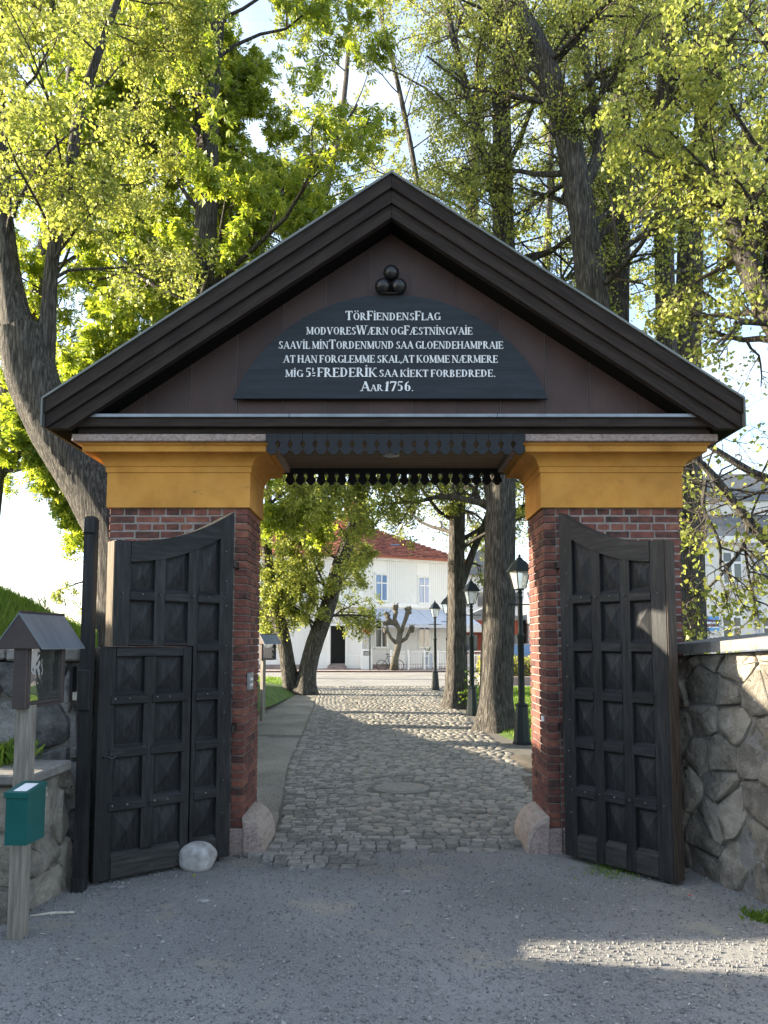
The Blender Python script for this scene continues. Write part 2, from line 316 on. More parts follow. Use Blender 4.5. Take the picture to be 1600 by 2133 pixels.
def vnoise(x, y, s=1.0, seed=0):
    """cheap smooth value noise on arrays"""
    x = np.asarray(x) * s; y = np.asarray(y) * s; xi = np.floor(x).astype(int); yi = np.floor(y).astype(int); fx = x - xi; fy = y - yi
    fx = fx * fx * (3 - 2 * fx); fy = fy * fy * (3 - 2 * fy)
    def h(i, j): 
        n = (i * 374761393 + j * 668265263 + seed * 982451653) & 0x7fffffff
        n = ((n ^ (n >> 13)) * 1274126177) & 0x7fffffff; return (n % 10007) / 10007.0
    return (h(xi, yi) * (1 - fx) + h(xi + 1, yi) * fx) * (1 - fy) + (h(xi, yi + 1) * (1 - fx) + h(xi + 1, yi + 1) * fx) * fy
def height_sheet(name, x0, x1, y0, y1, dx, dy, fn, m, parent=None, kind='structure'):
    xs = np.arange(x0, x1 + dx / 2, dx); ys = np.arange(y0, y1 + dy / 2, dy); Xg, Yg = np.meshgrid(xs, ys); Zg = fn(Xg, Yg)
    V = np.stack([Xg, Yg, Zg], -1).reshape(-1, 3); nx = len(xs)
    i, j = np.meshgrid(np.arange(nx - 1), np.arange(len(ys) - 1)); a = (j * nx + i).ravel()
    return bigmesh(name, V, np.stack([a, a + 1, a + nx + 1, a + nx], 1), m, parent, kind, True)
# ------------------------------------------------------------------ polygons
def clip(poly, a, b, c):
    """keep the side a*x + b*y <= c"""
    out = []
    for i in range(len(poly)):
        p, q = poly[i], poly[(i + 1) % len(poly)]; dp, dq = a * p[0] + b * p[1] - c, a * q[0] + b * q[1] - c
        if dp <= 0: out.append(p)
        if dp * dq < 0: t = dp / (dp - dq); out.append((p[0] + t * (q[0] - p[0]), p[1] + t * (q[1] - p[1])))
    return out
def voronoi(w, h, cell, aspect=1.3, jitter=.42):
    nx, ny = max(1, round(w / (cell * aspect))), max(1, round(h / cell)); P = []
    for j in range(ny):
        for i in range(nx + 1):
            P.append(((i + (.5 if j % 2 else 0) + random.uniform(-jitter, jitter)) * w / nx, (j + .5 + random.uniform(-jitter, jitter)) * h / ny))
    res = []; R = cell * aspect * 3.2
    for p in P:
        poly = [(0, 0), (w, 0), (w, h), (0, h)]
        for q in P:
            if q is p or abs(q[0] - p[0]) > R or abs(q[1] - p[1]) > R: continue
            a, b = q[0] - p[0], q[1] - p[1]; poly = clip(poly, a, b, (q[0] ** 2 + q[1] ** 2 - p[0] ** 2 - p[1] ** 2) / 2)
            if len(poly) < 3: break
        if len(poly) >= 3: res.append(poly)
    return res
def stone_wall(root, O, A, Nn, length, h0, h1, cell, m, lean=0, proud=.05, aspect=1.3, top=None):
    """stones of a rubble face: O start point, A unit direction along, Nn unit outward normal; height runs from h0 to h1"""
    hm = max(h0, h1)
    for poly in voronoi(length, hm, cell, aspect):
        # clip to the sloping top
        poly = clip(poly, -(h1 - h0) / length, 1, h0 + .001)
        if len(poly) < 3: continue
        cx = sum(p[0] for p in poly) / len(poly); cz = sum(p[1] for p in poly) / len(poly)
        ar = abs(sum(poly[i][0] * poly[(i + 1) % len(poly)][1] - poly[(i + 1) % len(poly)][0] * poly[i][1] for i in range(len(poly)))) / 2
        if ar < .004: continue
        poly = [(cx + (x - cx) * (1 - .017 / max(.06, sqrt(ar))), cz + (z - cz) * (1 - .017 / max(.06, sqrt(ar)))) for x, z in poly]
        sm = []
        for i in range(len(poly)):
            p, q = poly[i], poly[(i + 1) % len(poly)]; f_ = random.uniform(.06, .2); sm += [(p[0] * (1 - f_) + q[0] * f_, p[1] * (1 - f_) + q[1] * f_), (p[0] * f_ + q[0] * (1 - f_), p[1] * f_ + q[1] * (1 - f_))]
        pr = proud * random.uniform(.5, 1.3); vs = []; n = len(sm)
        tx, tz = random.uniform(-.18, .18), random.uniform(-.18, .18)
        for sc_, d in ((1, -.04), (.985, pr * .5), (.92, pr * .95), (.5, pr * 1.05)):
            for x, z in sm:
                xx, zz = cx + (x - cx) * sc_, cz + (z - cz) * sc_; dd = d + (0 if d < 0 else (x - cx) * tx + (z - cz) * tz + random.uniform(-.012, .012))
                vs.append((xx, dd, zz))
        vs.append((cx, pr * 1.12, cz)); fs = []
        for r in range(3):
            for i in range(n): fs.append((r * n + i, r * n + (i + 1) % n, (r + 1) * n + (i + 1) % n, (r + 1) * n + i))
        for i in range(n): fs.append((3 * n + i, 3 * n + (i + 1) % n, 4 * n))
        P = []
        for x, d, z in vs:
            off = d - lean * (z / hm); P.append((O[0] + A[0] * x + Nn[0] * off, O[1] + A[1] * x + Nn[1] * off, O[2] + z))
        # orient
        c = Vector((O[0] + A[0] * cx - Nn[0] * .2, O[1] + A[1] * cx - Nn[1] * .2, O[2] + cz)); f2 = []
        for f in fs:
            a, b, d = Vector(P[f[0]]), Vector(P[f[1]]), Vector(P[f[2]]); nn = (b - a).cross(d - a)
            f2.append(f if nn.dot((a + b + d) / 3 - c) > 0 else f[::-1])
        mb = MB(); mb.add(P, f2); mb.build('stone', m, root, smooth=radians(50))
# ------------------------------------------------------------------ ground
def und(x, y): return (vnoise(x, y, .9, 3) - .5) * .03 + (vnoise(x, y, 3.1, 4) - .5) * .012
g = height_sheet('ground', -400, 400, -60, 900, 20, 20, lambda x, y: x * 0 - .09, M['soil'])
tag(g, 'brown earth lying under the whole park and street')
g = height_sheet('gravel_forecourt', -9, 9, -10, 6.95, .15, .15, lambda x, y: und(x, y) * np.clip((7 - y) / .8, 0, 1) - .001 - np.clip((y - 6.5) / .45, 0, 1) * .02 - .024 * np.clip((y - 5.98) / .25, 0, 1) * np.clip((.35 - x) / .5, 0, 1) * np.clip((x + 1.5) / .25, 0, 1), M['gravel'])
tag(g, 'dark grey fine gravel in front of the open gate')
OCT = [(1, 0, 0), (0, 1, 0), (-1, 0, 0), (0, -1, 0), (.1, .1, .75), (.05, -.1, -.6)]
OCTF = [(0, 1, 4), (1, 2, 4), (2, 3, 4), (3, 0, 4), (1, 0, 5), (2, 1, 5), (3, 2, 5), (0, 3, 5)]
n = 29000; py = 3.3 + rng.uniform(0, 1, n) ** 1.25 * 3.3; px = rng.uniform(-1, 1, n) * (.6 + .58 * py)
sz = rng.gamma(2.2, .0017, n) + .0022
scatter('gravel', OCT, OCTF, np.stack([px, py, und(px, py) + sz * .3], 1), sz, M['pebble'], kind='stuff')['label'] = 'loose small stones scattered over the grey gravel'
n = 700; py = 3.3 + rng.uniform(0, 1, n) * 3.3; px = rng.uniform(-1, 1, n) * (.6 + .58 * py); px = np.where(rng.random(n) < .5, np.abs(px) * .9 + .4, px)
scatter('leaf_litter', [(-.2, -1, 0), (.2, -1, .1), (.25, 1, .15), (-.15, 1, 0)], [(0, 1, 2, 3)], np.stack([px, py, und(px, py) + .006], 1), rng.uniform(.005, .016, n), M['litter'], kind='stuff', flat=True)['label'] = 'pale bud scales and bits of bark strewn on the gravel'
def interp(T):
    xs, ys = zip(*T); return lambda y: np.interp(y, xs, ys)
xa = interp([(6.0, -1.32), (6.6, -1.05), (7.3, -1.02), (10.8, -1.37), (19.8, -1.88), (27, -2.36), (31, -2.9)])
xb = interp([(6.0, -.2), (6.8, -.24), (10.7, -.51), (19.8, -1.07), (27, -1.6), (31, -2)])
xr = interp([(6.0, 1.35), (7.4, 1.5), (8.2, 1.85), (12, 1.95), (16, 1.9), (27, 1.8), (31, 2.4)])
road = height_sheet('cobbled_road', -3.2, 2.6, 6.3, 31, .2, .25, lambda x, y: .004 + und(x, y) * .5 - .04 * np.clip((6.95 - y + (vnoise(x, y, 2.5, 31) - .5) * .5) / .5, 0, 1), M['bed'])
tag(road, 'cobbled carriageway running through the gate to the street')
# setts and cobbles: eight shared shapes each, the 300 nearest of either as pieces of the road
def sett_mesh(i):
    mb = MB(); w, d = random.uniform(.052, .06), random.uniform(.038, .045); c = .011; vs = []
    for z, s in ((-.05, 0), (.004, 0), (.011, c * .8)):
        for sx, sy in ((-1, -1), (1, -1), (1, 1), (-1, 1)): vs.append((sx * (w - s) + random.uniform(-.003, .003), sy * (d - s) + random.uniform(-.003, .003), z + random.uniform(-.002, .002)))
    fs = [(8, 9, 10, 11)] + [(r * 4 + k, r * 4 + (k + 1) % 4, (r + 1) * 4 + (k + 1) % 4, (r + 1) * 4 + k) for r in (0, 1) for k in range(4)]
    return mb.add(vs, fs).mesh('sett', M['sett'])
def cobble_mesh(i):
    mb = MB(); n = 8; vs = []; e = [random.uniform(.84, 1.12) for _ in range(n)]; rx, ry = random.uniform(.062, .08), random.uniform(.046, .058)
    for z, s in ((-.04, 1.06), (.003, 1.03), (.012, .8), (.0155, .4)):
        for k in range(n):
            a = 2 * pi * k / n; vs.append((cos(a) * rx * s * e[k], sin(a) * ry * s * e[k], z + random.uniform(-.002, .002)))
    fs = [tuple(range(24, 32))] + [(r * n + k, r * n + (k + 1) % n, (r + 1) * n + (k + 1) % n, (r + 1) * n + k) for r in range(3) for k in range(n)]
    return mb.add(vs, fs).mesh('cobble', M['cobble'], True)
SM = [sett_mesh(i) for i in range(8)]; CM = [cobble_mesh(i) for i in range(10)]
man = (X(836, 1638, 9.3), 9.3)
spots = {'sett': [], 'cobble': []}
y = 6.12; row = 0
while y < 30.5:
    A, B, C = float(xa(y)), float(xb(y)), float(xr(y)); pit = .098; apron = y < 7.15
    if y < 6.5: A, B2 = X(500, 1790, 6.3) + (6.5 - y) * 1.1, .05 - (6.5 - y) * .9
    elif apron: B2 = 1.45 if y < 7.05 else B
    else: B2 = B
    x = A + random.uniform(0, .05)
    while x < B2:
        w = random.uniform(.1, .145); 
        if not (y < 6.75 and x > -.15 and random.random() < (.9 if y < 6.6 else .35)):
            spots['sett'].append((x + w / 2, y + random.uniform(-.008, .008), (w - .008) / .112, random.uniform(.96, 1.04) * (1.15 if y < 6.5 else 1), random.uniform(-.05, .05), random.uniform(-.006, .004)))
        x += w
    if not (apron and y < 7.05):
        x = B2 + .02 + (row % 2) * .05
        while x < C:
            w = random.uniform(.105, .165)
            yy = y + random.uniform(-.022, .022)
            if hypot(x + w / 2 - man[0], yy - man[1]) > .41:
                spots['cobble'].append((x + w / 2, yy, (w - .004) / .135, random.uniform(.95, 1.22), random.uniform(-.3, .3), random.uniform(-.008, .007) + float(und(x, y)) * .8))
            x += w
    y += pit * (1.18 if y < 6.5 else 1.0) * (1.02); row += 1
def set_local(o): return o
for kind, meshes, mm in (('sett', SM, 'sett'), ('cobble', CM, 'cobble')):
    S = sorted(spots[kind], key=lambda s: s[1]); 
    for s in S[:300]:
        o = bpy.data.objects.new(kind, random.choice(meshes)); o.location = (s[0], s[1], .008 + s[5]); o.rotation_euler = (random.uniform(-.04, .04), random.uniform(-.05, .05), s[4]); o.scale = (s[2], s[3], 1); link(o, road)
    groups = [([], []) for _ in meshes]; allv = []; allf = []; k0 = 0
    arr = [np.array([v.co[:] for v in m_.vertices]) for m_ in meshes]; quad = [[tuple(p.vertices) for p in m_.polygons if len(p.vertices) == 4] for m_ in meshes]
    top = [[tuple(p.vertices) for p in m_.polygons if len(p.vertices) == 8] for m_ in meshes]
    for s in S[300:]:
        i = random.randrange(len(meshes)); a = arr[i] * np.array([s[2], s[3], 1]); c, sn = cos(s[4]), sin(s[4])
        v = np.stack([a[:, 0] * c - a[:, 1] * sn + s[0], a[:, 0] * sn + a[:, 1] * c + s[1], a[:, 2] + .008 + s[5]], 1)
        allv.append(v); q = quad[i] + [(t[0], t[1], t[2], t[3]) for t in top[i]] + [(t[0], t[3], t[4], t[7]) for t in top[i]] + [(t[4], t[5], t[6], t[7]) for t in top[i]]
        allf.append(np.array(q) + k0); k0 += len(v)
    bigmesh(kind, np.concatenate(allv), np.concatenate(allf), M[mm], road, 'stuff', kind == 'cobble')
# manhole cover
mh = MB(); mh.lathe([(.345, -.02), (.345, .008), (.32, .012), (.30, .012), (.296, .006), (.27, .006), (.266, .012), (.02, .013)], 40, (man[0], man[1], .012))
mh.build('manhole_cover', M['cobble'], None, smooth=radians(30)); o = COL.objects[-1]; tag(o, 'round worn manhole cover set among the cobbles beyond the gate', 'manhole cover')
# paths, lawns, street
yy_ = np.arange(6.9, 27.6, .3); g = bigmesh('grit_path', [(x_, y_, .010) for y_ in yy_ for x_ in (-6.5, float(xa(y_)) - .01 + random.uniform(-.015, .015))], [(2 * i, 2 * i + 1, 2 * i + 3, 2 * i + 2) for i in range(len(yy_) - 1)], M['path'], None, 'structure'); tag(g, 'trodden grit footpath along the left of the setts')
def lawn_r(x, y):
    e = xr(y) + .25 + .35 * vnoise(x, y, .8, 8); f = np.clip((x - e) / .5, -1, 1); far = np.clip((29.5 - y) / .8, -1, 1); nr = np.clip((y - 9.3 - .6 * vnoise(x, y, 1.3, 2)) / .6, -1, 1)
    return np.minimum(np.minimum(f, far), nr) * .07 + .0 + (vnoise(x, y, 1.5, 9) - .5) * .04
def lawn_l(x, y):
    e = np.interp(y, [12, 17, 21, 26, 30], [-3.6, -3.2, -3.0, -3.05, -3.6]) - .25 * vnoise(x, y, 1, 5); f = np.clip((e - x) / .5, -1, 1); far = np.clip((36 - y) / .6, -1, 1); nr = np.clip((y - 15.5) / .8, -1, 1)
    return np.minimum(np.minimum(f, far), nr) * .07 + np.clip((-x - 4) * .05, 0, .35) * np.clip((y - 13) / 3, 0, 1) + (vnoise(x, y, 1.5, 9) - .5) * .04
g = height_sheet('lawn', 1.7, 14, 9, 30, .25, .25, lawn_r, M['lawn']); tag(g, 'mown lawn under the tall trees right of the road')
g = height_sheet('lawn', -14, -2.6, 14, 37, .25, .25, lawn_l, M['lawn']); tag(g, 'sunlit lawn left of the footpath')
g = height_sheet('soil_verge', 1.2, 3.4, 7.3, 12, .2, .2, lambda x, y: np.where(x > xr(y) - .1, .03 + und(x, y), -.05) - .0 * x, M['soil']); tag(g, 'bare earth verge beside the cobbles')
g = height_sheet('street', -40, 60, 29.6, 47.2, 1, 1, lambda x, y: x * 0 - .012, M['street']); tag(g, 'pale worn street in front of the white house')
g = height_sheet('pavement', -40, 60, 45.3, 58, 1, 1, lambda x, y: x * 0 + .06, M['granite']); tag(g, 'stone pavement along the white house')
def grass(name, lab, fn, x0, x1, y0, y1, n, hmin, hmax, m, parent=None):
    x = rng.uniform(x0, x1, n); y = y0 + (y1 - y0) * rng.uniform(0, 1, n) ** 1.5; z = fn(x, y); k = z > .01; x, y, z = x[k], y[k], z[k]; n = len(x)
    h = rng.uniform(hmin, hmax, n) * (1 + (y - y0) * .02); a = rng.uniform(0, 2 * pi, n); w = .004 + .00035 * y; lx, ly = rng.normal(0, .35, n) * h, rng.normal(0, .35, n) * h
    V = np.stack([np.stack([x - np.cos(a) * w, y - np.sin(a) * w, z - .01], 1), np.stack([x + np.cos(a) * w, y + np.sin(a) * w, z - .01], 1), np.stack([x + lx, y + ly, z + h], 1)], 1)
    o = bigmesh(name, V.reshape(-1, 3), np.arange(3 * n).reshape(-1, 3), m, parent, 'stuff'); o['label'] = lab; return o
grass('grass', 'short green grass growing on the right lawn', lawn_r, 1.8, 9, 9, 29.5, 60000, .03, .07, M['grass'])
grass('grass', 'short sunlit grass growing on the left lawn', lawn_l, -11, -2.7, 15, 36, 40000, .03, .07, M['grass'])
# grassy bank at the left whose crest shades the forecourt
CREST = interp([(-12, 3.1), (5.30, 3.15), (5.40, 1.75), (5.46, 1.4), (5.74, 1.35), (6.04, 2.3), (6.24, 3.15), (9, 3.1), (12, 2.45), (16, 1.9), (24, .9), (32, .1)])  # unseen notch in the crest, shaped to let a sun patch onto the gravel
def bank(x, y):
    c = CREST(y); prof = np.interp(x, [-22, -8, -6, -4.6, -3.4, -2.9], [1, 1, 1, .80, .5, .05]); k = np.clip((y - 6.3) / .4, 0, 1)
    cut = np.where(x > -5.4, k, 1)
    return c * prof * cut + (vnoise(x, y, 1.7, 21) - .5) * .06 * np.clip(c, 0, 1) - .1 + np.where((x > -5.4) & (y < 6.3), -.2, 0)
g = height_sheet('grassy_bank', -22, -2.9, -12, 34, .25, .1, bank, M['lawn']); tag(g, 'steep green earth bank behind the left wall')
def bank_g(x, y): return np.where((y > 5.8) & (x < -3.1), bank(x, y), -1)
grass('bank_grass', 'rough grass and weeds covering the left bank', bank_g, -9.5, -3.1, 5.8, 17, 90000, .04, .12, M['grass'])
# ------------------------------------------------------------------ gateway
XC = .075
gate = thing('gateway', 'brick and ochre gateway with dark wooden gable, inscription board and two open black gate leaves', 'gateway', (XC, 6.9, 0))
YF, YB = 6.55, 7.25; PL = .2; CRS = (2.965 - PL) / 41
bricks = []    # (priority, box, pier)
PIERS = []
for side, u0, u1 in ((-1, 228, 516.5), (1, 1131, 1416)):
    x0, x1 = X(u0, 1057, YF), X(u1, 1057, YF)
    core = MB(); core.box(x0 + .012, x1 - .012, YF + .016, YB - .012, PL, 2.975)
    pier = core.build('brick_pier', M['mortar'], gate); PIERS.append(pier)
    inner, outer = (x1, x0) if side < 0 else (x0, x1); s = 1 if side < 0 else -1      # s points from the pier to the opening
    # body without the corner column
    bi = inner - s * .118; J = .0105
    for c in range(41):
        z0 = PL + c * CRS + J / 2; z1 = z0 + CRS - J; hdr = c % 2 == 0
        j = lambda a: random.uniform(-a, a)
        def add(xa_, xb_, ya, yb_, pr):
            lo, hi = min(xa_, xb_), max(xa_, xb_); d = random.uniform(-.0022, .003)
            bricks.append((pr, (lo + j(.001), hi + j(.001), ya, yb_, z0 + j(.0012), z1 + j(.0012)), len(PIERS) - 1))
        dep = .225 if hdr else .108
        add(inner, inner - s * .108, YF + j(.002), YF + dep, 0)                               # corner column
        L_ = .108 if hdr else .225; x = bi; k = 0
        tgt = abs(bi - outer); nb = max(1, round(tgt / (L_ + J))); bw = tgt / nb
        for k in range(nb):
            a = bi - s * (k * bw); b = a - s * (bw - J)
            if k == nb - 1: b = outer
            pr = 1 if k == 0 else (2 if c >= 35 else 9)
            add(a, b, YF + .013 + j(.0025), YF + dep, pr)
        # inner and outer side faces, then the back
        for xi, sg, pr0 in ((inner, -s, 3), (outer, s, 9)):
            Ls = .225 if hdr else .108; y = YF + dep + J; tg = YB - y; nb = max(1, round(tg / (Ls + J))); bw = tg / nb
            for k in range(nb): add(xi + j(.002), xi + sg * .1, y + k * bw, y + (k + 1) * bw - (J if k < nb - 1 else 0), pr0 + (41 - c) * .01 + k * .001)
        nb = 5; tg = abs(inner - outer) - .23
        for k in range(nb): add(outer + s * (.11 + k * tg / nb), outer + s * (.11 + (k + 1) * tg / nb - J), YB - .1, YB, 9.5)
    # plinth
    pl = MB(); pl.cbox(min(bi + s * .0, outer), max(bi, outer), YF - .02, YB + .02, -.08, PL, .008); pl.build('plinth_stone', M['granite'], gate)
    pl = MB(); pl.cbox(min(bi + s * .003, inner + s * .02), max(bi + s * .003, inner + s * .02), YF - .035, YB + .02, -.08, PL, .01); pl.build('plinth_stone', M['granite'], gate)
    prof = [(inner + s * .02, -.06), (inner + s * .195, -.06), (inner + s * .195, .03)] + [(inner + s * (.0 + .195 * cos(a)), .03 + .27 * sin(a)) for a in [pi / 2 * k / 9 for k in range(1, 9)]] + [(inner + s * .003, .305)]
    gs = MB(); gs.prism([(inner + s * .022, -.06)] + prof[1:], YF - .06, YF + .58); gs.build('guard_stone', M['guard'], gate, smooth=radians(40))
    gs = MB(); gs.prism([(inner + s * .022, -.06), (inner + s * .17, -.06)] + [(inner + s * (.0 + .175 * cos(a)), .01 + .25 * sin(a)) for a in [pi / 2 * k / 9 for k in range(0, 9)]] + [(inner + s * .022, .26)], YF - .075, YF - .062); gs.build('guard_stone_face', M['granite'], gate)
    # capital: mitred moulding round the pier
    zz = [(Z(1057, 6.53), .02), (Z(985.5, 6.53), .02), (Z(985, 6.53) + .004, .03), (Z(973, 6.52), .032), (Z(972, 6.52) + .003, .042)]
    zc0, zc1 = Z(971, 6.51), Z(942, 6.38)
    for k in range(1, 9): a = k / 8 * pi / 2; zz.append((zc0 + (zc1 - zc0) * sin(a), .045 + .125 * (1 - cos(a))))
    zz += [(zc1 + .004, .182), (Z(928, 6.36), .184), (Z(927, 6.36) + .002, .2), (Z(919, 6.33), .205)]
    cp = MB(); vs = [];
    for z, o_ in zz: vs += [(min(inner, outer) - o_, YF - o_, z), (max(inner, outer) + o_, YF - o_, z), (max(inner, outer) + o_, YB + o_, z), (min(inner, outer) - o_, YB + o_, z)]
    fs = [(i * 4 + k, i * 4 + (k + 1) % 4, (i + 1) * 4 + (k + 1) % 4, (i + 1) * 4 + k) for i in range(len(zz) - 1) for k in range(4)] + [(3, 2, 1, 0), tuple(range(len(vs) - 4, len(vs)))]
    cp.add(vs, fs).build('ochre_capital', M['ochre'], gate)
    sl_ = MB(); sl_.cbox(min(inner, outer) - .25, max(inner, outer) + .25, YF - .25, YB + .25, Z(918.5, 6.3), Z(903.5, 6.3), .006)
    sl_.build('cap_slab', M['granite'], gate)
bricks.sort(key=lambda b: b[0]); rest = [MB(), MB()]
for i, (pr, b, pi_) in enumerate(bricks):
    if i < 300: mb = MB(); mb.cbox(*b, c=.0045, jit=.0012); mb.build('brick', M['brick'], PIERS[pi_])
    else: rest[pi_].cbox(*b, c=.004)
for k in (0, 1): rest[k].build('brick', M['brick'], PIERS[k], kind='stuff')
# beams, flashing, ceiling
def hb(name, u0, u1, v0, v1, y0, y1, m, c=.004):
    mb = MB(); mb.cbox(X(u0, v0, y0), X(u1, v0, y0), y0, y1, Z(v1, y0), Z(v0, y0), c); return mb.build(name, m, gate)
hb('beam', 163, 1478, 888.7, 903, 6.30, 7.5, M['barge']); hb('beam', 152, 1483, 869, 888.2, 6.24, 7.56, M['barge'])
def seg(name, u0, u1, m): hb(name, u0, u1, 861.5, 868.4, 6.215, 6.46, m, .002)
seg('flashing', 180, 602, M['flash']); seg('flashing', 603, 1036, M['flash']); seg('flashing', 1037, 1456, M['flash'])
zc = Z(903, 6.3)
for k in range(11):
    mb = MB(); y0 = 6.36 + k * .104; mb.cbox(XC - 1.3, XC + 1.3, y0, y0 + .101, zc - .022, zc - .003, .003); mb.build('ceiling_board', M['ceil'], gate)
cl = MB(); cl.lathe([(.085, 0), (.085, -.02), (.075, -.045), (.03, -.055)], 20, (X(815, 950, 6.9), 6.8, zc - .022)); cl.build('ceiling_light', M['grey'], gate, smooth=radians(40))
# pendant friezes front and back
def frieze(y, npend, m, zt, zb, pitch, x_first):
    H = zt - zb
    for k in range(npend):
        x0 = x_first + k * pitch; a = .2 * pitch; P = []
        xm = x0 + pitch / 2
        right = [(pitch / 2 - .0015, 1.0), (pitch / 2 - .0015, .66)] + [(pitch / 2 - .001 - a * sin(t), .50 + .16 * cos(t)) for t in [pi * q / 8 for q in range(1, 6)]] + \
                [(pitch / 2 - .11 * pitch, .36), (pitch / 2 - .0025, .22)]
        # lower scallop: ogee to a rounded tip
        right += [(pitch * .43, .17), (pitch * .30, .13), (pitch * .24, .07), (pitch * .14, .01), (0, 0)]
        P = [(xm + a_, zb + H * b_) for a_, b_ in right] + [(xm - a_, zb + H * b_) for a_, b_ in reversed(right[:-1])]
        mb = MB(); mb.prism(P, y, y + .024); mb.build('pendant', m, gate)
pf = (X(1068.9, 924, 6.28) - X(579.2, 924, 6.28)) / 19
frieze(6.268, 21, M['frieze'], Z(903.5, 6.27), Z(946.5, 6.27), pf, X(579.2, 924, 6.28) - pf)
frieze(7.53, 21, M['frieze'], Z(972, 7.53), Z(1010, 7.53), pf, X(579.2, 924, 6.28) - pf)
mb = MB(); mb.box(XC - 1.3, XC + 1.3, 7.556, 7.60, Z(985, 7.53), zc + .1); mb.build('rear_beam', M['barge'], gate)
# raking boards
yb0 = 6.12; Ax, Az = at(815.5, 362, yb0); Lx, Lz = at(93, 832, yb0); Rx, Rz = at(1545.5, 830, yb0); Lz = Rz = (Lz + Rz) / 2; zbot = Z(888, yb0)
Hh = (Az - Z(445, yb0)) / 3
for s, Ex in ((-1, Lx), (1, Rx)):
    for k in range(3):
        x_ = Ax + s * .0012
        P = [(x_, Az - k * Hh - .004), (Ex, Lz - k * Hh - .004), (Ex, Lz - (k + 1) * Hh), (x_, Az - (k + 1) * Hh)]
        P = clip(P, 0, -1, -zbot)
        mb = MB(); mb.prism(P, yb0 + .028 * k, yb0 + .028 * k + .03 if k < 2 else yb0 + .12); mb.build('barge_board', M['barge_l' if s < 0 else 'barge_r'], gate)
    # roof deck behind the boards, and the metal sheet on it
    P = clip([(x_, Az - .012), (Ex + s * -.004, Lz - .012), (Ex + s * -.004, Lz - 2.97 * Hh), (x_, Az - 2.97 * Hh)], 0, -1, -(zbot + .002))
    mb = MB(); mb.prism(P, yb0 + .125, 7.62); mb.build('roof_deck', M['soffit'], gate)
    t = .022; dl = s * .02
    P = [(Ax, Az + t), (Ex + dl, Lz + t - .012), (Ex + dl, zbot - .0), (Ex + dl * .4, zbot - .0), (Ex + dl * .4, Lz - .002), (Ax, Az)]
    mb = MB(); mb.prism(P, yb0 - .02, 7.66); mb.build('roof_sheet', M['roofmetal'], gate)
# pediment panels
yp = 6.45; seams = [150] + [303, 398, 493, 588, 678, 772, 859, 948, 1042, 1137, 1230, 1325] + [1500]
slope = (Az - Lz) / (Ax - Lx)
for a, b in zip(seams[:-1], seams[1:]):
    xa_, xb_ = X(a, 850, yp) + .0015, X(b, 850, yp) - .0015; zb_ = Z(872, yp)
    tri = [(Lx, zb_), (Rx, zb_), (Rx, Lz - 2.8 * Hh), (Ax, Az - 2.8 * Hh), (Lx, Lz - 2.8 * Hh)]
    tri = clip(clip(tri, -1, 0, -xa_), 1, 0, xb_); tri = clip(tri, 0, -1, -zb_)
    if len(tri) < 3: continue
    mb = MB(); mb.prism(tri, yp + random.uniform(-.002, .002), yp + .03); mb.build('cladding_panel', M['panel'], gate)
    if b < 1500:
        ztop = (Az - 2.8 * Hh) - abs(xb_ - Ax) * slope
        mb = MB(); mb.box(xb_ - .001, xb_ + .004, yp - .007, yp + .01, zb_, ztop); mb.build('seam', M['seam'], gate)
mb = MB(); P = clip([(Lx, zbot), (Rx, zbot), (Rx, Lz - 2.8 * Hh), (Ax, Az - 2.8 * Hh), (Lx, Lz - 2.8 * Hh)], 0, -1, -zbot); mb.prism(P, 7.3, 7.36); mb.build('rear_gable', M['barge'], gate)
# inscription board of four planks, on an arc
ys = 6.375; x0, zb_ = at(485, 830, ys); x1, _ = at(1142, 830, ys); zt = Z(613, ys); hw = (x1 - x0) / 2; cx = (x0 + x1) / 2; sag = zt - zb_; Rr = (hw * hw + sag * sag) / (2 * sag); zcn = zt - Rr
a0 = math.asin(hw / Rr); arc = [(cx + Rr * sin(-a0 + 2 * a0 * k / 48), zcn + Rr * cos(-a0 + 2 * a0 * k / 48)) for k in range(49)]
cuts = [zb_, zb_ + sag * .27, zb_ + sag * .52, zb_ + sag * .76, zt + .01]
for a, b in zip(cuts[:-1], cuts[1:]):
    P = clip(clip(arc, 0, -1, -(a + .0007)), 0, 1, b - .0007); mb = MB(); mb.prism(P, ys + random.uniform(0, .0015), ys + .035); mb.build('sign_plank', M['sign'], gate)
mb = MB(); mb.box(x0 + .5, x1 - .5, ys + .036, yp - .003, zb_ + .05, zb_ + sag * .5); mb.build('sign_batten', M['barge'], gate)
for u, v in ((797.5, 597), (831, 597), (815, 569)):
    x, z = at(u, v, 6.36); mb = MB(); mb.lathe([(.07 * sin(pi * k / 14) + .0001, -.07 * cos(pi * k / 14)) for k in range(15)], 24, (x, 6.36, z)); mb.build('cannonball', M['ball'], gate, smooth=True)
x, z = at(814, 606, 6.36); mb = MB(); mb.box(x - .09, x + .09, 6.34, yp - .003, z - .03, z - .022); mb.build('cannonball_ledge', M['barge'], gate)
